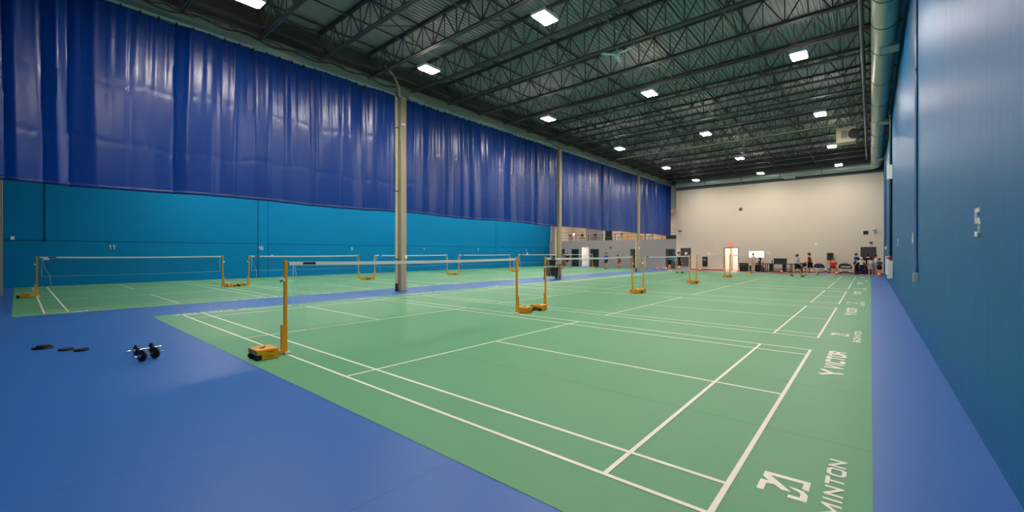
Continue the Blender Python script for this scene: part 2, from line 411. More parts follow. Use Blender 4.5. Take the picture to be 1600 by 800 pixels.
while x < X1 - .3:
    w.bar((x, 0, 8.93), (x, 0, 9.88), .03)
    w.bar((x, 0, 8.93), (x - .6, 0, 9.88), .034); w.bar((x, 0, 8.93), (x + .6, 0, 9.88), .034)
    if x + .6 < X1: w.bar((x + .6, 0, 8.93 + .0), (x + .6, 0, 9.88), .022)
    x += 1.2
w.build('web_lattice', M['joist'], jt)
n = len(JY)
jt['label'] = 'x'; jt['group'] = 'open-web roof joists'
for i, y in enumerate(JY):
    o = jt if i == 0 else dup(jt, (0, y, 0))
    o['label'] = 'dark open-web steel roof joist, %s from the beige end wall' % ORD[n - 1 - i]
for i, x in enumerate((-14.2, -11.45, -8.5, -5.5, -2.6)):
    t = thing('joist_bridging', 'thin steel bridging line tying the roof joists, %s out from the blue curtain' % ORD[i], 'bridging', (x, 0, 0), 0, 'joist bridging')
    MB().box(-.025, .025, JY[0], JY[-1], 9.85, 9.858).box(-.025, -.017, JY[0], JY[-1], 9.8, 9.85).build('top_angle', M['joist'], t)
    MB().box(-.025, .025, JY[0], JY[-1], 8.98, 8.988).box(-.025, -.017, JY[0], JY[-1], 8.988, 9.04).build('bottom_angle', M['joist'], t)
    for a, c in list(zip(JY[:-1], JY[1:]))[i % 2::2]:
        MB().bar((0, a, 9.0), (0, c, 9.82), .028).bar((0, a, 9.82), (0, c, 9.0), .028).build('cross_brace', M['joist'], t)
tag(MB().tube([(.56, YN + 1, 8.72), (.56, 38.5, 8.72)], .055, 10).build('sprinkler_pipe', M['steel_grey'], smooth=True), 'long grey sprinkler pipe hung under the joists left of the round duct', 'pipe')
tag(MB().tube([(-13.9, 26.7, 8.82), (.7, 26.7, 8.82)], .03, 8).build('gas_pipe', M['pipe_cream'], smooth=True), 'thin pale pipe running crosswise under the joists near the unit heater', 'pipe')

# ------------------------------------------------------------------ lamps
def fixture(twin):
    t = thing('ceiling_light', 'x', 'light', (0, 0, 0))
    MB().box(-.24, .24, -.36, .36, .0, .09).build('housing', M['white'], t, bevel=.01)
    d = MB()
    if twin: d.box(-.2, -.05, -.3, .3, -.02, -.003); d.box(.05, .2, -.3, .3, -.02, -.003)
    else: d.box(-.2, .2, -.3, .3, -.02, -.003)
    d.build('diffuser', M['lamp'], t)
    for sx in (-.15, .15): MB().box(sx - .04, sx + .04, -.3, .3, .089, .095).build('added_uplight', M['lamp_soft'], t)  # glowing strips added on the housing top to brighten the roof deck
    for sx in (-.21, .21): MB().tube([(sx, 0, .085), (sx, 0, .62)], .006, 6).build('hanger', M['steel_grey'], t)
    return t
FY = [6.72, 14.1, 21.9, 29.9, 37.2]
panel = fixture(False); twin = fixture(True)
M['lamp_main'] = M['lamp']; M['lamp'] = lamp_mat('corridor_diffuser', LAMP * .42); soft = fixture(False); M['lamp'] = M['lamp_main']
used = {False: False, True: False, None: False}
def put(x, y, z, tw, label, group):
    src = {True: twin, False: panel, None: soft}[tw]
    if not used[tw]: used[tw] = True; o = src; o.location = (x, y, z); o['label'] = label; o['group'] = group
    else: o = dup(src, (x, y, z), None, label, group)
put(-11.6, 1.0, 8.3, False, 'bright ceiling light cut off by the top edge, nearest of the row beside the curtain', 'ceiling lights')
for i, y in enumerate(FY):
    put(-11.35, y, 8.3, False, 'bright rectangular ceiling light, %s in the row beside the blue curtain' % ORD[i + 1], 'ceiling lights')
put(-6.2, 6.72, 8.3, False, 'large bright square ceiling light near the top centre, nearest of the middle row', 'ceiling lights')
for i, y in enumerate(FY[1:]):
    put(-6.2, y, 8.3, i < 3, ('bright twin-strip ceiling light, %s in the middle row' if i < 3 else 'small bright ceiling light, %s and last in the middle row') % ORD[i + 1], 'ceiling lights')
for i, y in enumerate(FY[1:]):
    put(-1.05, y, 8.3, False, 'bright rectangular ceiling light, %s in the row beside the round duct' % ORD[i], 'ceiling lights')
for x, y in ((-1.05, 6.72), (-1.05, -.6), (-6.2, -.6)):
    put(x, y, 8.3, False, 'bright rectangular ceiling light above and behind the camera', 'ceiling lights overhead')
for y in (4.5, 11, 17.5, 24, 30.5, 37):
    for x in (-18.8, -23.3, -27.6): put(x, y, 8.3, False, 'bright ceiling light of the hall beyond the blue curtains', 'ceiling lights beyond the curtain')
put(-9.0, YF + 1.6, 2.72, None, 'ceiling light in the corridor behind the open bright doorway', 'corridor lights')
put(-25.4, YG + 1.4, 2.72, None, 'ceiling light in the corridor behind the lit opening of the grey wall', 'corridor lights')
for x in (-28, -23, -18): put(x, YG + 2.5, 6.28, None, 'ceiling light of the upper gallery, hidden behind the curtain', 'gallery lights')

# ------------------------------------------------------------------ columns and curtains
def column(y, lab, pipe=True):
    t = thing('steel_column', lab, 'column', (XC, y, 0), 0, 'steel columns')
    c = MB(); c.box(-.14, .14, -.14, -.125, 0, 8.72); c.box(-.14, .14, .125, .14, 0, 8.72); c.box(-.012, .012, -.125, .125, 0, 8.72)
    c = MB().box(-.14, .14, -.14, .14, .012, 8.72); c.build('shaft', M['column'], t, bevel=.015)
    MB().box(-.2, .2, -.2, .2, 0, .012).build('base_plate', M['steel_grey'], t)
    MB().box(-.2, .2, -.25, .25, 8.6, 8.72).build('cap_plate', M['girder'], t)
    if pipe:
        MB().tube([(-.1, -.22, .35), (-.1, -.22, 8.5), (-.1, -.3, 8.62)], .055, 10).build('drain_pipe', M['pipe_cream'], t, smooth=True)
        MB().tube([(-.1, -.22, 0.0), (-.1, -.22, .35)], .062, 10).build('pipe_boot', M['black'], t, smooth=True)
        for z in (1.4, 4.4, 7.2): MB().box(-.17, -.03, -.29, -.13, z, z + .05).build('pipe_clamp', M['steel_grey'], t)
    return t
c1 = column(8.2, 'nearest tan steel column, standing between the near courts with a cream pipe on its left side')
c2 = column(20.6, 'tan steel column behind the black utility cart, second from the camera')
c3 = column(33.2, 'thin tan steel column farthest away, in front of the grey wall')
t = thing('wall_column', 'grey-tan column at the far left edge of the picture', 'column', (-25.4, -3.43, 0))
MB().box(-.15, .15, -.15, .15, 0, 4.6).build('shaft', M['column'], t, bevel=.01)
MB().prism([(.0, 4.1), (.42, 5.1), (-.15, 5.1), (-.15, 4.1)], lambda u, v: (u, -.1, v), lambda u, v: (u, .1, v)).build('haunch', M['column'], t)
def sensor(loc, lab):
    t = thing('security_camera', lab, 'camera', loc)
    MB().box(-.0, .05, -.04, .04, -.04, .04).build('mount', M['white'], t); MB().ball((.1, 0, -.02), .06).build('lens_dome', M['white'], t, smooth=True)
sensor((XC + .14, 8.12, 7.35), 'white camera high up on the nearest column')
tag(MB().box(0, .06, -.06, .06, 0, .2).build('thermostat', M['white'], loc=(XC + .14, 33.1, 2.0), bevel=.01), 'small white box on the far thin column', 'box')
tag(MB().box(0, .06, -.05, .05, 0, .14).build('wall_socket', M['white'], loc=(XC + .14, 8.28, 1.45), bevel=.01), 'small white box on the right side of the nearest column', 'box')

def curtain(y0, y1, seed, lab):
    rnd = random.Random(seed); nu = int((y1 - y0) / .035); nz = 84; z0, z1 = 3.5, 8.56
    t = thing('divider_curtain', lab, 'curtain', (XC + .02, 0, 0), 0, 'blue divider curtains')
    kn = [(y0 - 1, 0)]; y = y0 - .3; sg = 1                      # pleats: flat panels between seams, folded alternately
    while y < y1 + 1: kn.append((y, sg * rnd.uniform(.25, 1))); sg = -sg if rnd.random() < .8 else sg; y += rnd.uniform(.16, .75)
    seams = [k[0] for k in kn][1::2]
    def fold(y):
        for (a, p), (b, q) in zip(kn[:-1], kn[1:]):
            if a <= y <= b:
                u = (y - a) / (b - a); u = u * .75 + .25 * u * u * (3 - 2 * u); return p + (q - p) * u
        return 0
    nb = [rnd.uniform(0, 6.28) for _ in range(8)]
    vs = []
    for j in range(nz + 1):
        v = j / nz; z = z0 + (z1 - z0) * v
        for i in range(nu + 1):
            y = y0 + (y1 - y0) * i / nu
            yy = y + .04 * math.sin(2.5 * v + seed + y * .7)
            d = fold(yy)
            d += .14 * math.sin(2 * PI * yy / .31 + nb[0] + 1.5 * math.sin(yy * 1.3)) * v * v + .08 * math.sin(2 * PI * yy / .17 + nb[1]) * v ** 3
            d += .1 * math.sin(1.9 * yy + nb[2] + 3 * v) + .05 * math.sin(5.3 * yy - 6 * v + nb[3])
            q = min(abs(yy - k) for k in seams); d -= .25 * math.exp(-(q / .03) ** 2)
            cr = 0
            for k, zc in enumerate((4.75, 6.45)):
                dz = z - zc - .07 * math.sin(y * 1.1 + k * 2 + nb[4]) - .05 * math.sin(y * 4.3 + nb[5])
                cr += math.exp(-(dz / .06) ** 2) * (.6 + .4 * math.sin(y * 23 + nb[6 + k]) * math.sin(y * 3.1))
            vs.append((.08 * d * (.8 + .25 * v) - .011 * cr, y, z + .03 * math.sin(y * .9) * (1 - v)))
    fs = [(j * (nu + 1) + i, j * (nu + 1) + i + 1, (j + 1) * (nu + 1) + i + 1, (j + 1) * (nu + 1) + i) for j in range(nz) for i in range(nu)]
    o = MB().add(vs, fs).build('curtain_fabric', M['curtain'], t, smooth=True)
    sm = o.modifiers.new('thick', 'SOLIDIFY'); sm.thickness = .006
    h = MB(); hv = []
    for k, (dz, dx) in enumerate(((-.02, .012), (-.05, .016), (.1, .012))):
        pass
    row = vs[:nu + 1]
    hv = [(x + .007, y, z - .04) for x, y, z in row] + [(x + .009, y, z + .07) for x, y, z in row]
    h.add(hv, [(i, i + 1, nu + 2 + i, nu + 1 + i) for i in range(nu)])
    ho = h.build('hem', M['hem'], t, smooth=True); sm = ho.modifiers.new('thick', 'SOLIDIFY'); sm.thickness = .02; sm.offset = 0
    tr = MB().box(-.045, .045, y0, y1, 8.56, 8.64).build('curtain_track', M['track'], t)
    k = int((y1 - y0) / .42)
    hk = MB().box(-.05, .06, -.02, .02, 8.5, 8.6).build('hook', M['black'], t, loc=(0, y0 + .2, 0))
    for i in range(1, min(k, 45)):
        q = hk.copy(); COL.objects.link(q); q.parent = t; q.location = (0, y0 + .2 + i * (y1 - y0 - .4) / k, 0)
curtain(-6.2, 7.82, 1, 'large blue vinyl divider curtain nearest the camera, left of the first column')
curtain(8.35, 20.4, 2, 'blue vinyl divider curtain between the first and second columns')
curtain(20.75, 32.95, 3, 'blue vinyl divider curtain between the second and third columns')
curtain(33.35, 41.3, 4, 'short blue vinyl divider curtain beyond the third column, nearest the beige wall')
t = thing('motor_cable', 'black cable drooping along the curtain track over the nearest curtain', 'cable')
P = [(XC + .2, -4 + .25 * i, 8.86 + .06 * math.sin(i * 1.1) + .04 * math.sin(i * .37)) for i in range(48)]
MB().tube(P, .022, 6).build('cable', M['black'], t, smooth=True)
for q, (y0, y1) in enumerate(((-3.5, 1.0), (1.5, 6.5))):
    P = [(XC + .205, y0 + (y1 - y0) * i / 30, 8.9 + .05 * math.sin(i * .9 + q) + .03 * math.sin(i * 2.3)) for i in range(31)]
    MB().tube(P, .012, 6).build('cable', M['black'], t, smooth=True)
for y in (-1.6, 1.1, 3.6, 6.4): MB().box(XC + .18, XC + .28, y, y + .22, 8.82, 8.96).build('cable_clamp', M['steel_grey'], t, bevel=.01)
tag(MB().tube([(XC + .2, 7.2, 9.6), (XC + .28, 7.6, 9.3), (XC + .24, 7.85, 8.9), (XC + .2, 7.95, 8.5)], .05, 8).build('bent_conduit', M['column'], smooth=True), 'bent grey conduit coming down to the top of the nearest column', 'conduit')

# ------------------------------------------------------------------ net posts and nets
def make_post():
    t = thing('net_post', 'x', 'net post', (0, 0, 0), 0, 'badminton net posts')      # net lies towards +y
    MB().box(-.022, .022, -.03, .02, .05, 1.55).build('upright', M['yellow'], t, bevel=.004)
    MB().box(-.03, .03, -.075, -.03, .05, .5).build('sleeve', M['yellow'], t, bevel=.006)
    MB().box(-.035, .035, -.2, .02, .025, .085).build('foot_bar', M['yellow'], t, bevel=.006)
    MB().box(-.06, .06, -.03, .06, .006, .05).build('floor_pad', M['white'], t, bevel=.008)
    b = MB().box(-.19, .19, -.43, -.18, .012, .088).build('weight_box', M['yellow'], t, bevel=.006)
    MB().box(.188, .1925, -.36, -.25, .05, .06).build('slot', M['yellow_dark'], b)
    MB().box(-.1925, -.188, -.36, -.25, .05, .06).build('slot', M['yellow_dark'], b)
    b = MB().box(-.19, .19, -.5, -.18, .09, .168).build('weight_box', M['yellow'], t, bevel=.006)
    MB().box(.188, .1925, -.36, -.25, .125, .135).build('slot', M['yellow_dark'], b)
    MB().box(-.1925, -.188, -.36, -.25, .125, .135).build('slot', M['yellow_dark'], b)
    MB().bar((-.06, -.3, .17), (.06, -.38, .17), .025, .01).bar((-.02, -.4, .17), (.0, -.34, .17), .025, .01).build('handle', M['black'], b)
    for sx in (-.13, .13):
        w = MB().tube([(sx - .03, -.475, .045), (sx + .03, -.475, .045)], .045, 16).build('wheel', M['black'], t, smooth=True)
        MB().tube([(sx - .032, -.475, .045), (sx + .032, -.475, .045)], .015, 10).build('wheel_hub', M['steel_grey'], w, smooth=True)
    r = MB().tube([(-.03, -.055, 1.25), (.03, -.055, 1.25)], .035, 14).build('net_winder', M['white'], t, smooth=True)
    MB().bar((.04, -.055, 1.25), (.04, -.1, 1.22), .015).build('crank', M['black'], r)
    MB().tube([(-.024, -.005, 1.55), (.024, -.005, 1.55)], .03, 10).build('pulley', M['yellow'], t, smooth=True)
    return t
def make_net(L=6.06):
    t = thing('badminton_net', 'x', 'net', (0, 0, 0), 0, 'badminton nets')
    n = 24; sag = lambda u: 1.55 - .022 * (1 - (2 * u - 1) ** 2)
    tp = MB(); vs = []
    for i in range(n + 1):
        u = i / n; y = .06 + (L - .12) * u; z = sag(u)
        vs += [(-.006, y, z), (.006, y, z), (.006, y, z - .06), (-.006, y, z - .06)]
    fs = []
    for i in range(n):
        for k in range(4): a = 4 * i + k; b = 4 * i + (k + 1) % 4; fs.append((a, a + 4, b + 4, b))
    fs += [(0, 1, 2, 3), (4 * n + 3, 4 * n + 2, 4 * n + 1, 4 * n)]
    tp.add(vs, fs).build('top_tape', M['white'], t)
    MB().box(-.0075, .0075, .28, .5, 1.495, 1.54).build('tape_patch', M['black'], t)
    mm = MB(); vs = []
    for i in range(n + 1):
        u = i / n; y = .12 + (L - .24) * u; vs += [(0, y, sag(u) - .055), (0, y, sag(u) - .76)]
    mm.add(vs, [(2 * i, 2 * i + 1, 2 * i + 3, 2 * i + 2) for i in range(n)]).build('net_mesh', M['net'], t)
    MB().tube([(0, .12 + (L - .24) * i / n, sag(i / n) - .76) for i in range(n + 1)], .004, 6).build('bottom_cord', M['cord'], t)
    for y in (.12, L - .12): MB().tube([(0, y, 1.49), (0, y, .78)], .005, 6).build('side_cord', M['cord'], t)
    MB().tube([(0, .027, 1.545), (0, .06, 1.545)], .004, 6).build('headline_cord', M['cord'], t); MB().tube([(0, L - .027, 1.545), (0, L - .06, 1.545)], .004, 6).build('headline_cord', M['cord'], t)
    MB().tube([(.01, .14, 1.48), (.02, .2, 1.1), (.01, .34, .8), (.02, .36, .35)], .004, 6).build('loose_cord', M['cord'], t)
    return t
post = make_post(); net = make_net(); first = True
def set_net(x, y, where):
    global first
    lab = ('yellow weighted post at near end of the net on %s' % where, 'yellow weighted post at far end of the net on %s' % where)
    if first:
        post.location = (x, y + .02, 0); post['label'] = lab[0]; net.location = (x, y + .02, 0); net['label'] = 'white-taped badminton net on %s' % where; first = False
    else:
        dup(post, (x, y + .02, 0), 0, lab[0]); dup(net, (x, y + .02, 0), 0, 'white-taped badminton net on %s' % where)
    dup(post, (x, y + 6.08, 0), PI, lab[1])
for i, y in enumerate(COURT_Y):
    set_net(-6.7, y, ['the large green foreground court', 'the second court along right wall', 'the third court along right wall', 'the fourth court along right wall', 'the last court before beige wall'][i])
for i, y in enumerate(LEFT_Y):
    set_net(LX - 6.7, y, ['left court below wall number 11', 'left court below wall number 10', 'left court below wall number 9', 'left court below wall number 8', 'left court below wall number 7', 'left court before the grey wall'][i])

# ------------------------------------------------------------------ numbers on the walls
DIG = {'1': [[(.2, .8), (.55, 1), (.55, 0)]], '0': [[(.15, 0), (0, .2), (0, .8), (.15, 1), (.85, 1), (1, .8), (1, .2), (.85, 0), (.15, 0)]],
       '5': [[(.95, 1), (.1, 1), (.05, .55), (.7, .6), (1, .4), (.95, .12), (.7, 0), (0, .05)]], '4': [[(.75, 0), (.75, 1), (0, .3), (1, .3)]],
       '3': [[(0, .95), (.7, 1), (.95, .8), (.7, .52), (.35, .52)], [(.7, .52), (1, .28), (.75, 0), (0, .05)]], '2': [[(0, .8), (.3, 1), (.8, 1), (1, .75), (0, 0), (1, 0)]],
       '9': [[(.05, 0), (.8, .05), (1, .4), (1, .8), (.7, 1), (.25, 1), (0, .75), (.2, .5), (.95, .55)]], '8': [[(.5, .53), (.1, .75), (.3, 1), (.7, 1), (.9, .75), (.5, .53), (0, .25), (.3, 0), (.7, 0), (1, .25), (.5, .53)]],
       '7': [[(0, 1), (1, 1), (.35, 0)]], '6': [[(.9, 1), (.3, .95), (0, .5), (.05, .15), (.35, 0), (.75, 0), (1, .25), (.75, .5), (.05, .45)]]}
def number(txt, fx, h, w, th, lab):                          # raised white numerals; fx(u, z, depth)
    mb = MB()
    for k, c in enumerate(txt):
        for P in DIG[c]:
            for a, b in zip(P[:-1], P[1:]):
                a = Vector((a[0] * w + k * w * 1.35, a[1] * h)); b = Vector((b[0] * w + k * w * 1.35, b[1] * h))
                d = (b - a).normalized(); nn = Vector((-d.y, d.x)) * th / 2; e = d * th * .4
                q = [a - e + nn, b + e + nn, b + e - nn, a - e - nn]
                mb.prism([tuple(p) for p in q], lambda u, v: fx(u, v, .001), lambda u, v: fx(u, v, .014))
    tag(mb.build('wall_number', M['white']), lab, 'number', 'wall numbers')
for c, y, z in (('5', 2.86, 1.87), ('4', 10.9, 1.93), ('3', 17.9, 1.95), ('2', 25.2, 1.95), ('1', 32.5, 1.95)):
    number(c, lambda u, v, d, y=y, z=z: (XR - d, y + .17 - u, z + v), .23, .17, .04, 'white numeral %s on the blue right wall' % c)
for c, y in (('11', .35), ('10', 7.75), ('9', 14.45), ('8', 21.6), ('7', 28.75), ('6', 36.9)):
    number(c, lambda u, v, d, y=y: (XL + .03 + d, y + u, 1.92 + v), .2, .11, .036, 'white numeral %s on the teal left wall' % c)

# ------------------------------------------------------------------ right wall services
def elbow(a, r): return a
t = thing('air_duct', 'galvanised round air duct high along the right wall and across the beige wall', 'duct')
DX, DZ, DR = 1.1, 8.42, .31
pts = [(DX, YN + .5, DZ), (DX, 36, DZ), (DX, 38.6, DZ)]
for k in range(1, 7):
    a = PI / 2 * k / 6; pts.append((DX - .9 + .9 * math.cos(a), 39.05 + .9 * math.sin(a), DZ))
MB().tube(pts, DR, 24).build('round_duct', M['duct'], t, smooth=True)
q = [(DX - .9, 39.95, DZ), (-6, 39.95, DZ), (-14.0, 39.95, DZ)]
MB().tube(q, [DR, DR * .9, DR * .75], 24).build('branch_duct', M['duct'], t, smooth=True)
for y in (2.0, 5.2, 8.3, 11.5, 13.2, 15.3, 18.5, 21.6, 24.8, 28, 31.2, 34.4, 37.5):
    MB().tube([(DX, y, DZ), (DX, y + .05, DZ)], DR + .012, 24).build('duct_band', M['duct_band'], t, smooth=True)
for x in (-2.3, -5.2, -8.2, -11.3):
    MB().tube([(x, 39.95, DZ), (x + .05, 39.95, DZ)], DR + .01, 24).build('duct_band', M['duct_band'], t, smooth=True)
for y in (14.6, 24.5, 35.0):
    MB().box(DX - .12, DX + .36, y, y + .5, DZ - DR - .06, DZ - DR + .12).build('air_outlet', M['duct'], t, bevel=.01)
MB().box(-4.9, -4.1, 39.75, 40.15, DZ - DR - .08, DZ - DR + .1).build('air_outlet', M['duct'], t, bevel=.01)
def wall_conduit(y, z0, z1, r, m, lab, box=True):
    t = thing('wall_conduit', lab, 'conduit', (XR, y, 0))
    MB().tube([(-.025, -.12, z0), (-.025, -.12, z0 + .12), (-.025, 0, z0 + .3), (-.025, 0, z1)], r, 8).build('tube', m, t, smooth=True)
    if box: MB().box(-.08, 0, -.24, .02, z0 - .2, z0).build('junction_box', M['grey_box'], t, bevel=.008)
    MB().box(-.05, 0, -.03, .03, 5.6, 5.66).build('clip', m, t)
wall_conduit(9.62, 1.28, 8.6, .026, M['conduit'], 'blue conduit running down the right wall to a grey junction box')
t = thing('wall_pipe', 'thin blue conduit on the right wall beyond the black riser pipe', 'conduit', (XR, 33.5, 0))
MB().tube([(-.03, 0, 2.1), (-.03, 0, 8.3)], .035, 8).build('tube', M['conduit'], t, smooth=True); MB().box(-.06, 0, -.08, .08, 1.9, 2.1).build('outlet_box', M['white'], t)
t = thing('sprinkler_riser', 'black riser pipe on the right wall with red valve and white covers below', 'pipe', (XR, 22.6, 0))
MB().tube([(-.065, .6, 1.45), (-.065, .6, 8.06)], .055, 10).build('riser_pipe', M['black_metal'], t, smooth=True)
MB().box(-.2, -.0, 2.5, 3.2, .62, 1.52).build('cover', M['white'], t, bevel=.01); MB().box(-.2, -.02, -.5, -.05, .55, 1.35).build('cover', M['white'], t, bevel=.01)
v = MB().tube([(-.1, .1, 1.32), (-.08, .3, 1.55)], .05, 10).ball((-.1, .2, 1.46), .065); v.tube([(-.2, .2, 1.46), (-.1, .2, 1.46)], .03, 8); v.build('valve', M['red'], t, smooth=True)
MB().tube([(-.2, .2, 1.46), (-.215, .2, 1.46)], .075, 14).build('hand_wheel', M['red'], t)
MB().box(-.2, 0, .52, .72, 5.1, 5.75).build('switch_box', M['white'], t, bevel=.01)
for y, z in ((14.6, 2.0),): pass
tag(MB().box(-.03, 0, -.04, .04, 0, .12).build('wall_outlet', M['grey_box'], loc=(XR, 12.3, 2.1)), 'tiny pale outlet on the right wall beside the blue conduit', 'outlet')

# ------------------------------------------------------------------ left wall services
def small(name, loc, sz, m, lab, cat, group=None):
    return tag(MB().box(0, sz[0], -sz[1] / 2, sz[1] / 2, 0, sz[2]).build(name, m, loc=loc, bevel=.005), lab, cat, group)
small('wall_switch', (XL, -3.05, 2.33), (.05, .12, .16), M['white'], 'small white switch on the teal wall at the far left', 'switch')
small('wall_socket', (XL, -1.95, 1.33), (.06, .2, .14), M['white'], 'white outlet box below the dark line behind the nearest left net', 'outlet')
small('wall_socket', (XL, 8.6, 1.42), (.05, .12, .12), M['white'], 'small white outlet right of the wall number 10', 'outlet')
small('wall_socket', (XL, 37.2, 1.5), (.05, .2, .2), M['white'], 'small white box at the far end of the teal wall', 'outlet')

# ------------------------------------------------------------------ end wall fittings
def on_far(name, x0, x1, z0, z1, d, m, lab, cat, y=YF):
    return tag(MB().box(x0, x1, y - d, y, z0, z1).build(name, m, bevel=.006), lab, cat)
t = thing('exit_sign', 'lit red and white exit sign above the bright open doorway', 'sign', (-9.25, YF, 2.3))
MB().box(-.19, .19, -.1, 0, .02, .3).build('sign_body', M['exit_red'], t, bevel=.008)
lt = MB()
for k, c in enumerate('EXIT'):
    G = {'E': [[(1, 1), (0, 1), (0, 0), (1, 0)], [(0, .5), (.8, .5)]], 'X': [[(0, 0), (1, 1)], [(0, 1), (1, 0)]], 'I': [[(.5, 0), (.5, 1)]], 'T': [[(0, 1), (1, 1)], [(.5, 1), (.5, 0)]]}[c]
    for P in G:
        for a, b in zip(P[:-1], P[1:]):
            lt.bar((-.15 + k * .08 + a[0] * .055, -.102, .1 + a[1] * .13), (-.15 + k * .08 + b[0] * .055, -.102, .1 + b[1] * .13), .018, .006)
lt.build('lettering', M['white'], t)
t = thing('wall_fan', 'black fire panel cabinet on the beige wall between two doors', 'cabinet', (-11.47, YF, .38)); t.name = 'wall_cabinet'
MB().box(-.22, .22, -.16, 0, 0, .93).build('body', M['black_metal'], t, bevel=.015); MB().box(-.13, .13, -.17, -.155, .5, .8).build('panel', M['steel_grey'], t)
MB().box(-.12, -.02, -.175, -.16, .58, .66).build('label_plate', M['paper'], t)
on_far('notice_paper', -11.28, -10.99, 1.5, 1.7, .012, M['paper'], 'pale paper notice on the beige wall above the black cabinet', 'notice')
on_far('notice_paper', -6.3, -5.98, 1.6, 1.8, .012, M['paper'], 'pale paper notice on the beige wall right of the bright window', 'notice')
on_far('air_vent', .34, .64, 3.14, 3.42, .03, M['black_metal'], 'small dark vent on the beige wall above the dark door at right', 'vent')
on_far('door_closer_box', .72, .9, 2.4, 2.56, .08, M['dark_door'], 'small dark box above the dark door at right', 'box')
on_far('wall_clock', -2.78, -2.62, 2.36, 2.52, .04, M['white'], 'small white round sensor in the middle of the beige wall', 'sensor')
t = thing('flood_light', 'white flood light fixed high on the beige wall beside the right corner', 'light', (1.0, YF, 3.3))
MB().box(-.05, .05, -.1, 0, -.05, .25).build('bracket', M['white'], t); MB().tube([(0, -.08, .3), (.0, -.24, .16)], [.07, .12], 12).build('lamp_head', M['white'], t, smooth=True)
t = thing('loud_speaker', 'small dark horn speaker high on the beige wall above the doorway', 'speaker', (-8.38, YF, 5.75))
MB().box(-.04, .04, -.12, 0, -.04, .04).build('bracket', M['steel_grey'], t); MB().tube([(0, -.1, 0), (.06, -.28, -.06)], [.06, .15], 12).build('horn', M['steel_grey'], t, smooth=True)
on_far('loud_speaker', -22.36, -22.2, 2.2, 2.36, .08, M['black_metal'], 'small dark speaker on the grey wall', 'speaker', YG)
t = thing('wall_conduit', 'pair of grey conduits on the beige wall beside the end of the curtain', 'conduit', (-13.9, YF, 0))
for dx in (-.08, .12): MB().tube([(dx, -.04, 3.95), (dx, -.04, 7.9)], .025, 8).build('tube', M['pipe_cream'], t, smooth=True)
MB().box(-.14, .18, -.08, 0, 3.8, 3.95).build('outlet_box', M['steel_grey'], t)
on_far('wall_joint', -10.33, -10.28, .1, 7.9, .01, M['beige'], 'faint vertical joint strip on the beige wall left of the doorway', 'strip')

# ------------------------------------------------------------------ heater and fans under the roof
t = thing('unit_heater', 'pale unit heater hanging under the roof beside the round duct', 'heater', (-.1, 25.6, 7.45))
MB().box(-.52, .3, -.3, .42, .05, .85).build('casing', M['pipe_cream'], t, bevel=.02)
MB().tube([(.22, -.31, .45), (.22, -.36, .45)], .25, 20).build('fan_guard', M['black_metal'], t, smooth=True)
MB().box(-.3, -.05, -.315, -.3, .3, .65).build('control_panel', M['steel_grey'], t)
MB().tube([(.25, 0, .85), (.25, 0, 1.2), (.45, 0, 1.2), (.45, 0, 1.5)], .07, 10).build('flue', M['duct'], t, smooth=True)
for sx in (-.4, .2): MB().tube([(sx, 0, .85), (sx, 0, 2.5)], .012, 6).build('hanger', M['steel_grey'], t)
def fan(loc, rz, lab):
    t = thing('ceiling_fan', lab, 'fan', loc, rz, 'ceiling fans')
    MB().lathe([(.03, .06), (.11, .05), (.13, 0), (.1, -.08), (.03, -.1)], 18).build('motor', M['fan'], t, smooth=True)
    MB().tube([(0, 0, .05), (0, 0, .95)], .016, 8).build('down_rod', M['fan'], t); MB().lathe([(.07, .95), (.06, .86), (.02, .83)], 14).build('canopy', M['fan'], t)
    for k in range(3):
        b = MB(); P = [(.1, .04), (.35, .075), (.6, .085), (.66, .05), (.6, -.05), (.35, -.065), (.1, -.04)]
        b.prism(P, lambda u, v: (u, v, .005 + .12 * v), lambda u, v: (u, v, .017 + .12 * v))
        o = b.build('blade', M['fan'], t); o.rotation_euler = (0, 0, 2 * PI * k / 3)
    return t
fan((-6.3, 11.35, 8.95), -.25, 'pale ceiling fan with three blades hanging near the second-nearest roof lamps')
fan((-6.3, 31.6, 8.95), .4, 'small pale ceiling fan far off between the last middle ceiling lights')

# ------------------------------------------------------------------ near-floor weights
def plate_stack(loc, n, r, lab, grp=None):
    t = thing('weight_plate', lab, 'weight plate', loc, 0, grp)
    MB().lathe([(.018, 0), (r * .96, 0), (r, .006), (r, .02), (r * .96, .03), (r * .8, .026), (.03, .026), (.018, .03)], 28).build('disc', M['black'], t, smooth=True)
    MB().lathe([(.03, .026), (.03, .034), (.016, .034)], 16).build('hub_ring', M['steel_grey'], t)
plate_stack((-10.42, -2.61, .003), 1, .135, 'larger black weight plate lying at the left of the loose plates', 'loose weight plates')
t = thing('weight_plate', 'black weight plate stacked on the leftmost plate', 'weight plate', (-10.40, -2.6, .038), 0, 'loose weight plates')
MB().lathe([(.016, 0), (.086, 0), (.09, .005), (.09, .02), (.086, .024), (.016, .024)], 24).build('disc', M['black'], t, smooth=True)
plate_stack((-9.92, -2.35, .003), 1, .1, 'small black weight plate, middle of the loose plates', 'loose weight plates')
plate_stack((-9.67, -2.18, .003), 1, .1, 'small black weight plate nearest the dumbbells', 'loose weight plates')
def dumbbell(loc, rz, lab):
    t = thing('dumbbell', lab, 'dumbbell', loc, rz, 'dumbbells')
    MB().tube([(-.23, 0, .09), (.23, 0, .09)], .0135, 12).build('bar', M['chrome'], t, smooth=True)
    for s in (-1, 1):
        MB().tube([(s * .085, 0, .09), (s * .09, 0, .09), (s * .112, 0, .09), (s * .117, 0, .09)], [.082, .09, .09, .082], 28).build('plate', M['black'], t, smooth=True)
        MB().tube([(s * .118, 0, .09), (s * .14, 0, .09)], .026, 6).build('collar', M['chrome'], t)
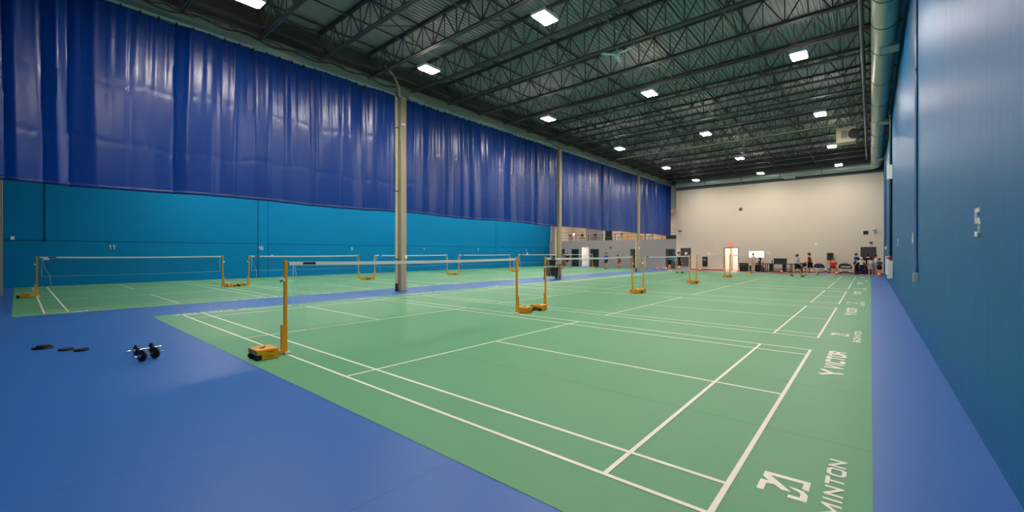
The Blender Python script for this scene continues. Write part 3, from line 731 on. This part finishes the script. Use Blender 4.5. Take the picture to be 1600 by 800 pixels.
dumbbell((-7.96, -1.55, 0), 2.1, 'black dumbbell with chrome bar on the blue floor, nearer of the pair')
dumbbell((-8.47, -1.53, 0), 1.75, 'black dumbbell with chrome bar on the blue floor, farther of the pair')

# ------------------------------------------------------------------ utility cart behind the first column line
t = thing('utility_cart', 'black two-tier utility cart in front of the second column', 'cart', (-14.75, 19.3, 0), .62)
for x in (-.5, .5):
    for y in (-.24, .24):
        MB().bar((x, y, .12), (x, y, .92), .035).build('leg', M['black_metal'], t)
        w = MB().tube([(x, y - .015, .055), (x, y + .015, .055)], .05, 14).build('caster', M['black'], t, smooth=True)
MB().box(-.54, .54, -.28, .28, .2, .24).build('shelf', M['black_metal'], t, bevel=.01)
MB().box(-.54, .54, -.28, .28, .9, .94).build('shelf', M['black_metal'], t, bevel=.01)
MB().bar((.54, -.24, .94), (.72, -.24, .98), .03).bar((.54, .24, .94), (.72, .24, .98), .03).bar((.72, -.25, .98), (.72, .25, .98), .03).build('push_handle', M['black_metal'], t)
def tub(loc, rz, x, y, h, m, lab, name='storage_tub'):
    t = thing(name, lab, 'bin', loc, rz)
    b = MB(); k = .84
    o0 = [(-x * k, -y * k, 0), (x * k, -y * k, 0), (x * k, y * k, 0), (-x * k, y * k, 0)]; o1 = [(-x, -y, h), (x, -y, h), (x, y, h), (-x, y, h)]
    i1 = [(a * .94, c * .94, h) for a, c, _ in o1]; i0 = [(a * .92, c * .92, .02) for a, c, _ in o0]
    vs = o0 + o1 + i1 + i0; fs = [(3, 2, 1, 0), (12, 13, 14, 15)]
    for r in (0, 4, 8):
        for q in range(4): a = r + q; c = r + (q + 1) % 4; fs.append((a, c, c + 4, a + 4))
    b.add(vs, fs).build('body', m, t)
    r = MB(); r.box(-x - .02, x + .02, -y - .02, -y, h - .03, h + .005); r.box(-x - .02, x + .02, y, y + .02, h - .03, h + .005); r.box(-x - .02, -x, -y, y, h - .03, h + .005); r.box(x, x + .02, -y, y, h - .03, h + .005)
    r.build('rim', m, t)
tub((-14.75, 19.3, .24), .62, .42, .22, .5, M['black'], 'dark tub on the lower shelf of the utility cart')
tub((-14.83, 19.25, .94), .62, .36, .2, .3, M['black'], 'dark tub on the top shelf of the utility cart')

# ------------------------------------------------------------------ stuff along the end wall
def cone(x, y, lab):
    t = thing('traffic_cone', lab, 'cone', (x, y, 0.004), 0, 'orange cones')
    MB().box(-.12, .12, -.12, .12, 0, .02).build('base', M['orange_cone'], t, bevel=.006)
    MB().lathe([(.1, .02), (.075, .13)], 16).build('lower_cone', M['orange_cone'], t, smooth=True)
    MB().lathe([(.075, .13), (.05, .24)], 16).build('white_band', M['white'], t, smooth=True); MB().lathe([(.05, .24), (.025, .35), (.015, .36)], 16).build('tip', M['orange_cone'], t, smooth=True)
for x, y, l in ((-4.75, 37.6, 'in front of the dark folding table'), (-1.2, 37.9, 'in front of the person seated in red'), (1.24, 36.9, 'at the right wall below the group of children'),
                (-11.4, 38.6, 'between the dark doors and the fourth net'), (-15.35, 38.3, 'left of three beside the grey wall door'), (-15.2, 39.6, 'rear of three beside the grey wall door'),
                (-14.6, 38.7, 'right of three beside the grey wall door'), (-9.45, 39.3, 'at the left side of the bright doorway'), (-8.25, 39.0, 'at the right side of the bright doorway')):
    cone(x, y, 'small orange and white cone ' + l)
tub((-8.0, 40.0, 0), 0, .35, .26, .75, M['black'], 'tall dark bin beside the bright doorway')
tub((-7.35, 39.7, 0), .1, .26, .24, .55, M['tealbin'], 'dark teal bin in front of the window wall')
tub((-6.95, 40.22, 0), 0, .24, .2, .78, M['black_metal'], 'black bin below the bright window')
tub((-6.5, 39.85, 0), .2, .17, .16, .36, M['bluebin'], 'bright blue bucket beside the dark bins', 'bucket')
# folding table tennis table with a case on it
t = thing('folding_table', 'dark table tennis table standing against the beige wall', 'table', (-5.15, 39.3, 0))
MB().box(-1.15, 1.05, -.6, .6, .72, .77).build('table_top', M['table_dark'], t, bevel=.006)
for x in (-.95, .85):
    for y in (-.45, .45):
        MB().bar((x, y, .0), (x, y, .72), .06).build('leg', M['black_metal'], t)
MB().box(-.7, -.45, -.3, .3, .12, .72).box(.25, .5, -.3, .3, .12, .72).build('undercarriage', M['black_metal'], t); MB().box(-.9, .8, -.2, .2, .26, .32).build('cross_shelf', M['steel_grey'], t)
t = thing('equipment_case', 'dark green flat case standing upright on the table tennis table', 'case', (-5.1, 39.4, .77))
MB().box(-.47, .47, -.1, .1, 0, .43).build('body', M['table_dark'], t, bevel=.015); MB().box(-.5, .5, -.12, .12, .4, .44).build('lid_rim', M['black_metal'], t); MB().box(-.62, -.57, -.06, .06, 0, .3).build('side_bottle', M['black'], t)
t = thing('machine_stand', 'dark shuttle machine on a black post right of the table', 'machine', (-3.6, 39.2, 0))
MB().box(-.13, .1, -.13, .13, .0, .55).build('post', M['black_metal'], t, bevel=.01); MB().box(-.42, .25, -.25, .25, .52, .85).build('body', M['black_metal'], t, bevel=.03); MB().ball((.2, 0, .72), (.2, .2, .2)).build('head', M['black'], t, smooth=True)
def bench(x0, x1, y, h, m, lab):
    t = thing('bench', lab, 'bench', ((x0 + x1) / 2, y, 0)); w = (x1 - x0) / 2
    MB().box(-w, w, -.17, .17, h - .05, h).build('seat', m, t, bevel=.01)
    for sx in (-w + .12, w - .12): 
        MB().box(sx - .03, sx + .03, -.15, .15, 0, h - .05).build('leg', m, t)
bench(-3.45, -2.95, 39.6, .45, M['steel_grey'], 'low grey bench behind the boy in the white shirt')
bench(-2.75, -1.95, 40.1, .42, M['white'], 'white bench carrying the black and blue bag')
bench(-1.15, -.35, 39.7, .42, M['white'], 'white bench carrying the black racket bags')
bench(-1.88, -1.2, 39.75, .42, M['steel_grey'], 'grey bench under the person seated in red')
def bag(loc, sx, sy, sz, m, m2, lab, rz=0):
    t = thing('sports_bag', lab, 'bag', loc, rz)
    P = [(-sx, .02), (-sx * .95, sz * .7), (-sx * .6, sz), (sx * .5, sz * .95), (sx * .95, sz * .6), (sx, .02)]
    MB().prism(P, lambda u, v: (u, -sy, v), lambda u, v: (u, sy, v)).build('body', m, t, bevel=.03)
    MB().prism([(-sx * .7, sz * .35), (-sx * .6, sz * .5), (sx * .8, sz * .45), (sx * .8, sz * .3)], lambda u, v: (u, -sy - .012, v), lambda u, v: (u, -sy + .01, v)).build('stripe', m2, t)
    MB().tube([(-sx * .4, -sy * .3, sz * .95), (-sx * .2, -sy * .4, sz * 1.15), (sx * .2, -sy * .4, sz * 1.15), (sx * .4, -sy * .3, sz * .93)], .015, 8).build('strap', m, t, smooth=True)
bag((-2.45, 40.05, .42), .36, .17, .38, M['black'], M['bluebag'], 'black sports bag with blue trim on the white bench')
bag((-.75, 39.65, .42), .42, .17, .42, M['black'], M['white'], 'large black racket bag with white stripe on the bench')
bag((-.7, 39.2, 0.004), .42, .14, .2, M['black'], M['white'], 'black racket bag lying on the floor before the bench')
bag((-2.05, 39.75, 0.004), .22, .14, .2, M['bluebag'], M['white'], 'blue-grey bag on the floor left of the person seated in red')
bag((.15, 39.9, 0.004), .3, .2, .5, M['black'], M['steel_grey'], 'dark pile of bags under the child in the blue shirt')
t = thing('speaker_stand', 'black loudspeaker on a stand against the beige wall', 'speaker', (-1.72, 40.33, 0))
MB().tube([(0, 0, .3), (0, 0, 1.15)], .025, 8).build('pole', M['black_metal'], t)
for k in range(3):
    a = 2 * PI * k / 3 + PI / 2; MB().bar((0, 0, .45), (.13 * math.cos(a), .13 * math.sin(a), .02), .025).build('leg', M['black_metal'], t)
MB().box(-.22, .18, -.17, .13, 1.1, 1.68).build('speaker_cabinet', M['black_metal'], t, bevel=.02); MB().tube([(-.04, -.175, 1.3), (-.04, -.165, 1.3)], .13, 18).build('woofer', M['black'], t)
def chair(loc, rz, m, lab, grp=None, h=.45):
    t = thing('chair', lab, 'chair', loc, rz, grp)
    MB().box(-.21, .21, -.21, .21, h - .03, h).build('seat', m, t, bevel=.01)
    for x in (-.18, .18):
        MB().bar((x, -.18, 0), (x, -.18, h - .03), .035).build('leg', m, t); MB().bar((x, .19, 0), (x, .21, h + .42), .035).build('leg', m, t)
    MB().box(-.19, .19, .19, .215, h + .18, h + .42).build('backrest', m, t, bevel=.008)
    return t
chair((-6.56, 39.2, 0), -PI / 2, M['wood'], 'brown wooden chair facing left beside the table tennis table')

# gallery furniture above the grey wall
t = thing('gallery_railing', 'thin steel railing along the gallery edge above the grey wall', 'railing', (0, YG + .1, 3.15))
for z in (.35, .7, 1.05): MB().tube([(XL + .9, 0, z), (-14.3, 0, z)], .018, 6).build('rail', M['steel_grey'], t)
for i in range(9): MB().tube([(XL + .9 + i * 1.97, 0, 0), (XL + .9 + i * 1.97, 0, 1.05)], .02, 6).build('rail_post', M['steel_grey'], t)
def table(loc, lab):
    t = thing('cafe_table', lab, 'table', loc, 0, 'gallery tables')
    MB().box(-.4, .4, -.35, .35, .71, .75).build('table_top', M['wood'], t, bevel=.008); MB().tube([(0, 0, .03), (0, 0, .71)], .04, 10).build('pedestal', M['black_metal'], t); MB().box(-.25, .25, -.25, .25, 0, .03).build('foot', M['black_metal'], t)
GZ = 3.15
gl = ['at the left end of the gallery', 'left of the dark gallery doorway', 'right of the dark gallery doorway', 'in the middle of the gallery left of the orange panel', 'on the gallery behind the thin far column']
gs = ['farthest to the left', 'beside the dark doorway', 'just right of the dark doorway', 'left of the orange counter', 'behind the far column']
for i, x in enumerate((-27.7, -25.9, -24.0, -22.3, -18.6)):
    table((x, YG + 1.2, GZ), 'small dark cafe table ' + gl[i])
    for k, s in enumerate((-1, 1)):
        chair((x + s * .62, YG + 1.2, GZ), -s * PI / 2, M['black_metal'], 'dark chair %s of the gallery table %s' % (('left', 'right')[k], gs[i]), 'gallery chairs')
for i, (x0, x1, l) in enumerate(((-21.9, -19.6, 'wide pale orange counter front on the gallery left of the far column'), (-17.7, -16.6, 'pale orange counter front on the gallery right of the far column'))):
    t = thing('service_counter', l, 'counter', (0, YG + 2.2, GZ))
    MB().box(x0, x1, 0, .5, 0, 1.25).build('body', M['warm_panel'], t, bevel=.01); MB().box(x0 - .03, x1 + .03, -.04, .54, 1.25, 1.3).build('counter_top', M['beige'], t)
    MB().box((x0 + x1) / 2 - .01, (x0 + x1) / 2 + .01, -.012, 0, .05, 1.2).build('panel_joint', M['wood'], t)
small('gallery_door', (-25.9, YG + 5.6, GZ), (.9, .1, 2.2), M['dark_glass'], 'dark doorway at the back of the gallery', 'door')
t = thing('gallery_screen', 'long dark low cabinet at the right end of the gallery', 'cabinet', (-15.6, YG + 1.0, GZ)); MB().box(-.6, .6, 0, .4, 0, .45).build('body', M['black_metal'], t, bevel=.01); MB().box(-.62, .62, -.02, .42, .45, .52).build('top', M['beige'], t)
t = thing('floor_lamp', 'small lit lamp at the left of the gallery tables', 'lamp', (-28.1, YG + 1.3, GZ)); MB().tube([(0, 0, 0), (0, 0, .75)], .02, 8).build('pole', M['white'], t); MB().lathe([(.12, .75), (.07, 1.0)], 14).build('lamp_shade', M['lit_pane'], t)

# ------------------------------------------------------------------ people
def rotx(v, a): c, s = math.cos(a), math.sin(a); return Vector((v.x, v.y * c - v.z * s, v.y * s + v.z * c))
def roty(v, a): c, s = math.cos(a), math.sin(a); return Vector((v.x * c + v.z * s, v.y, -v.x * s + v.z * c))
def skinned(name, J, edges, R, root, mats, parent, sub=1):
    keys = list(J); idx = {k: i for i, k in enumerate(keys)}
    me = bpy.data.meshes.new(name); bm = bmesh.new(); sk = bm.verts.layers.skin.verify()
    vs = [bm.verts.new(J[k]) for k in keys]
    for k, v in zip(keys, vs):
        r = R[k]; v[sk].radius = (r, r) if not isinstance(r, tuple) else r
        if k == root: v[sk].use_root = True
    for a, b in edges: bm.edges.new((vs[idx[a]], vs[idx[b]]))
    bm.to_mesh(me); bm.free()
    o = bpy.data.objects.new(name, me); COL.objects.link(o)
    s = o.modifiers.new('skin', 'SKIN'); s.use_smooth_shade = True
    u = o.modifiers.new('sub', 'SUBSURF'); u.levels = sub; u.render_levels = sub
    dg = bpy.context.evaluated_depsgraph_get(); nm = bpy.data.meshes.new_from_object(o.evaluated_get(dg)); nm.name = name
    bpy.data.objects.remove(o)
    nm.materials.clear()
    for m in mats: nm.materials.append(m)
    for p in nm.polygons: p.use_smooth = True; p.material_index = 0
    o = bpy.data.objects.new(name, nm); COL.objects.link(o)
    if parent: o.parent = parent
    return o
def person(lab, loc, rz, H, shirt, pants, long_pants=False, shoes=(30, 30, 30), lean=0, hips=((0, 0), (0, 0)), arms=((0, .12, .2), (0, .12, .2)), hair='short', dress=None, turn=0, sit=None):
    """faces local -y. hips: (flex, knee) per side, arms: (swing forward, spread, elbow) per side, radians"""
    t = thing('person', lab, 'person', loc, rz); k = H / 1.7
    J = {}; R = {}
    up = lambda v: rotx(Vector(v), lean)                       # lean forward about the pelvis
    J['pelvis'] = Vector((0, 0, 0)); R['pelvis'] = (.125, .095)
    for n, z, r in (('waist', .14, (.12, .085)), ('chest', .32, (.135, .095)), ('collar', .44, (.1, .075)), ('neck', .5, (.05, .05))): J[n] = up((0, 0, z)); R[n] = r
    nd = rotx(Vector((0, 0, 1)), lean * .55); nb = J['neck']
    f = rotx(Vector((0, -1, 0)), lean * .55); f = Vector((f.x * math.cos(turn) - f.y * math.sin(turn), f.x * math.sin(turn) + f.y * math.cos(turn), f.z))
    J['jaw'] = nb + nd * .07 + f * .02; R['jaw'] = (.062, .07)
    J['brow'] = nb + nd * .155 + f * .012; R['brow'] = (.078, .09)
    J['crown'] = nb + nd * .225; R['crown'] = (.05, .06)
    E = [('pelvis', 'waist'), ('waist', 'chest'), ('chest', 'collar'), ('collar', 'neck'), ('neck', 'jaw'), ('jaw', 'brow'), ('brow', 'crown')]
    hands = []
    for s, sx in (('l', 1), ('r', -1)):
        fx, kn = hips[0 if sx == 1 else 1]
        h = Vector((.085 * sx, 0, -.03)); d = roty(rotx(Vector((0, 0, -1)), -fx), -.04 * sx); kne = h + d * .41
        d2 = roty(rotx(Vector((0, 0, -1)), -fx + kn), -.02 * sx); ank = kne + d2 * .41
        toe = ank + rotx(Vector((0, -.17, -.05)), min(.5, (kn - fx) * .6)); heel = ank + rotx(Vector((0, .04, -.055)), min(.5, (kn - fx) * .6))
        J['hip' + s] = h; J['thigh' + s] = h.lerp(kne, .35); J['knee' + s] = kne; J['calf' + s] = kne.lerp(ank, .3) + Vector((0, .012, 0)); J['ank' + s] = ank; J['toe' + s] = toe
        for n, r in (('hip', .085), ('thigh', .08), ('knee', .052), ('calf', .055), ('ank', .036), ('toe', .032)): R[n + s] = r
        E += [('pelvis', 'hip' + s), ('hip' + s, 'thigh' + s), ('thigh' + s, 'knee' + s), ('knee' + s, 'calf' + s), ('calf' + s, 'ank' + s), ('ank' + s, 'toe' + s)]
        J['heel' + s] = heel
        sw, sp, el = arms[0 if sx == 1 else 1]
        sh = up((.17 * sx, 0, .41)); d = roty(rotx(Vector((0, 0, -1)), -sw + lean * .4), -sp * sx); elb = sh + d * .28
        d2 = roty(rotx(Vector((0, 0, -1)), -sw - el + lean * .4), -sp * .6 * sx); wr = elb + d2 * .25
        J['sho' + s] = sh; J['elb' + s] = elb; J['fore' + s] = elb.lerp(wr, .35); J['wri' + s] = wr
        for n, r in (('sho', .058), ('elb', .04), ('fore', .039), ('wri', .026)): R[n + s] = r
        E += [('collar', 'sho' + s), ('sho' + s, 'elb' + s), ('elb' + s, 'fore' + s), ('fore' + s, 'wri' + s)]
        fd = d2.normalized(); ac = fd.cross(Vector((sx, 0, 0))).normalized()       # across the palm
        J['palm' + s] = wr + fd * .06; R['palm' + s] = (.034, .02); E.append(('wri' + s, 'palm' + s))
        for q, ln in enumerate((.062, .072, .068, .052)):
            b = wr + fd * .085 + ac * (.03 - .02 * q); m_ = b + fd * ln * .55 - Vector((sx * .004, 0, 0)); e = m_ + (fd - Vector((sx * .35, 0, 0))).normalized() * ln * .5
            for n, p in (('k', b), ('m', m_), ('e', e)): J['f%d%s%s' % (q, n, s)] = p; R['f%d%s%s' % (q, n, s)] = .009
            E += [('palm' + s, 'f%dk%s' % (q, s)), ('f%dk%s' % (q, s), 'f%dm%s' % (q, s)), ('f%dm%s' % (q, s), 'f%de%s' % (q, s))]
        tb = wr + fd * .035 + ac * .035; te = tb + (fd + ac * .7).normalized() * .05
        J['tb' + s] = tb; J['te' + s] = te; R['tb' + s] = .011; R['te' + s] = .009; E += [('palm' + s, 'tb' + s), ('tb' + s, 'te' + s)]
    lift = -min(min(J['toe' + s].z - .03, J['heel' + s].z - .02, J['ank' + s].z - .06) for s in 'lr') if sit is None else sit / k + .1
    for n in J: J[n] = (J[n] + Vector((0, 0, lift))) * k
    heels = {s: J.pop('heel' + s) for s in 'lr'}
    R = {n: (tuple(x * k for x in r) if isinstance(r, tuple) else r * k) for n, r in R.items()}
    body = skinned('body', J, E, R, 'pelvis', [M['skin']], t)
    # face: nose, mouth, ears join the body mesh; eyes are parts
    hd = J['brow']; nd_ = (J['crown'] - J['jaw']).normalized(); sd = f.cross(nd_).normalized()
    mbf = MB()
    def lump(c, r): mbf.ball(tuple(c), r * k, 8)
    lump(hd - nd_ * .045 * k + f * .098 * k, .016); lump(hd - nd_ * .06 * k + f * .1 * k, .015)
    for q in (-1, 1): lump(hd - nd_ * .03 * k + sd * .08 * k * q, .022)
    me = body.data; bmm = bmesh.new(); bmm.from_mesh(me)
    tmp = bpy.data.meshes.new('tmp'); tmp.from_pydata(mbf.v, [], mbf.f); bmm.from_mesh(tmp); bmm.to_mesh(me); bmm.free(); bpy.data.meshes.remove(tmp)
    for p in me.polygons: p.use_smooth = True
    for q in (-1, 1): MB().ball(tuple(hd - nd_ * .015 * k + f * .083 * k + sd * .032 * k * q), .011 * k, 8).build('eye', M['eye'], t, smooth=True)
    MB().ball(tuple(hd - nd_ * .095 * k + f * .085 * k), (.02 * k, .008 * k, .006 * k), 8).build('mouth', flat((150, 70, 66)), t, smooth=True)
    hm = MB(); hm.ball(tuple(hd + nd_ * .045 * k - f * .018 * k), (.093 * k, .1 * k, .085 * k), 14); hm.ball(tuple(hd - nd_ * .01 * k - f * .04 * k), (.09 * k, .09 * k, .095 * k), 14)
    if hair == 'long': hm.tube([hd - f * .06 * k, hd - f * .085 * k - nd_ * .1 * k, hd - f * .09 * k - nd_ * .24 * k], [.085 * k, .075 * k, .03 * k], 12)
    if hair != 'cap': hm.build('hair', M['hair'], t, smooth=True)
    else: hm.build('hair', flat((225, 220, 205)), t, smooth=True)
    # clothing: fitted shells over the same skeleton
    def shell(name, ks, ed, grow, m, root, over=None):
        JJ = {n: J[n].copy() for n in ks}; RR = {}
        for n in ks:
            r = R[n]; r = r if isinstance(r, tuple) else (r, r); RR[n] = tuple(x + grow * k for x in r)
        if over:
            for n, (p, r) in over.items(): JJ[n] = p; RR[n] = (r, r)
        skinned(name, JJ, ed, RR, root, [m], t)
    sl = {}
    for s in 'lr': sl['slv' + s] = (J['sho' + s].lerp(J['elb' + s], .72), .072 * k)
    shell('shirt', ['pelvis', 'waist', 'chest', 'collar', 'shol', 'shor'], [('pelvis', 'waist'), ('waist', 'chest'), ('chest', 'collar'), ('collar', 'shol'), ('collar', 'shor'), ('shol', 'slvl'), ('shor', 'slvr')], .036, flat(shirt), 'waist', sl)
    ov = {}
    for s in 'lr': ov['leg' + s] = (J['hip' + s].lerp(J['knee' + s], .82), .085 * k)
    ed = [('pelvis', 'hipl'), ('pelvis', 'hipr'), ('hipl', 'thighl'), ('hipr', 'thighr')]
    if long_pants: shell('trousers', ['pelvis', 'hipl', 'hipr', 'thighl', 'thighr', 'kneel', 'kneer', 'calfl', 'calfr', 'ankl', 'ankr'], ed + [(a + s, b + s) for s in 'lr' for a, b in (('thigh', 'knee'), ('knee', 'calf'), ('calf', 'ank'))], .022, flat(pants), 'pelvis')
    elif dress: 
        p = J['pelvis']; MB().tube([p + Vector((0, 0, .16 * k)), p, p + Vector((0, 0, -.36 * k))], [.13 * k, .15 * k, .25 * k], 18).build('skirt', flat(dress), t, smooth=True)
    else: shell('shorts', ['pelvis', 'hipl', 'hipr', 'thighl', 'thighr'], ed + [('thighl', 'legl'), ('thighr', 'legr')], .026, flat(pants), 'pelvis', ov)
    for s in 'lr':
        a = heels[s]; b = J['toe' + s]; mid = a.lerp(b, .5) + Vector((0, 0, .012 * k))
        MB().tube([a + (a - b).normalized() * .02 * k, a, mid, b, b + (b - a).normalized() * .03 * k], [.015 * k, .042 * k, .046 * k, .04 * k, .015 * k], 10).build('shoe', flat(shoes), t, smooth=True)
    return t
DEG = math.radians
# right of picture, walking/running pair on the last courts
person('boy in pale grey shirt and black shorts walking on the far green court', (-3.15, 32.8, .006), DEG(75), 1.62, (186, 190, 212), (18, 18, 22), shoes=(26, 28, 30), hips=((.35, .15), (-.3, .35)), arms=((-.2, .2, .6), (.3, .2, .7)))
person('young person in red shirt and black shorts striding left on the far court', (-2.62, 35.0, .006), DEG(-80), 1.74, (176, 26, 48), (20, 16, 22), shoes=(90, 190, 60), hips=((.4, .1), (-.5, .25)), arms=((.5, .15, .7), (-.1, .15, .5)), lean=.12)
person('person in black shirt and shorts standing near the dark double doors', (-11.3, 32.6, .006), DEG(70), 1.76, (30, 28, 38), (16, 16, 18), shoes=(24, 24, 26), hips=((.18, 0), (-.15, .05)), arms=((.1, .1, .3), (0, .1, .2)))
person('person in teal shirt and black shorts bending over beside the grey wall', (-13.3, 36.0, 0), DEG(100), 1.72, (26, 140, 180), (14, 18, 18), shoes=(225, 225, 225), lean=.95, hips=((.1, .1), (-.05, .05)), arms=((1.0, .1, .2), (.9, .1, .3)))
person('player in blue shirt and dark shorts on the far left court', (-20.5, 37.4, .006), DEG(-20), 1.7, (20, 66, 180), (14, 20, 60), shoes=(60, 60, 66), hips=((.2, .1), (-.2, .1)), arms=((.3, .2, .8), (.1, .2, .4)))
person('player in red shirt crouching near the far grey wall', (-20.0, 39.6, .006), DEG(-60), 1.6, (170, 36, 50), (190, 60, 50), shoes=(200, 90, 70), lean=.45, hips=((.9, 1.3), (.6, 1.2)), arms=((.8, .2, .5), (.6, .2, .8)))
person('person in dark clothes standing at the left end of the grey wall', (-28.6, 39.6, .006), DEG(20), 1.66, (60, 26, 34), (24, 22, 28), True, hips=((.1, 0), (-.1, 0)))
person('person in dark shirt stooping before the dark door left of the lit opening', (-26.1, 38.6, .006), DEG(40), 1.66, (44, 28, 38), (40, 26, 32), shoes=(210, 180, 170), lean=.4, hips=((.4, .5), (.1, .4)), arms=((.7, .2, .3), (.5, .2, .5)))
person('person with long dark hair seated on the wooden chair beside the table', (-6.6, 39.2, 0), -PI / 2, 1.66, (96, 44, 32), (70, 36, 28), True, hips=((1.5, 1.5), (1.45, 1.5)), arms=((.4, .1, .9), (.4, .1, .9)), hair='long', sit=.45)
person('person in pale clothes standing in front of the bright window', (-6.97, 38.5, 0), DEG(60), 1.66, (206, 200, 170), (196, 186, 160), True, shoes=(180, 170, 160))
person('person in bright red shirt seated on the grey bench near the loudspeaker', (-1.52, 39.72, 0), DEG(5), 1.66, (226, 62, 38), (26, 20, 24), hips=((1.35, 1.4), (1.4, 1.5)), arms=((.5, .25, .6), (.5, .25, .6)), lean=.2, sit=.42, shoes=(230, 230, 235))
# group by the dark door
person('child in bright blue shirt standing left of the dark door', (-.05, 39.2, 0), DEG(60), 1.66, (24, 84, 176), (26, 26, 34), True, hips=((.05, 0), (0, 0)), arms=((.3, .1, .5), (.5, .1, .6)))
person('person in black top standing in front of the dark door', (.62, 39.7, 0), DEG(150), 1.62, (26, 24, 24), (24, 22, 26), True, arms=((.2, .15, .5), (.1, .15, .4)))
person('child in cream shirt and navy trousers reaching left in the group', (.26, 38.4, 0), DEG(165), 1.36, (214, 196, 176), (24, 30, 72), True, shoes=(220, 210, 205), arms=((.2, .9, .1), (.2, .4, .6)), hips=((.1, 0), (-.1, 0)), hair='cap')
person('child in pale shirt and grey skirt in the middle of the group', (.8, 38.2, 0), DEG(175), 1.4, (204, 196, 186), (140, 138, 148), dress=(146, 142, 152), shoes=(210, 190, 180), hair='long')
person('tall child in cream T-shirt behind the boy in navy', (1.08, 38.6, 0), DEG(100), 1.58, (216, 198, 178), (206, 186, 166), shoes=(200, 180, 170))
person('small child in navy clothes beside the cone at the right wall', (1.28, 38.1, 0), DEG(140), 1.3, (18, 66, 110), (14, 18, 34), shoes=(40, 40, 50))
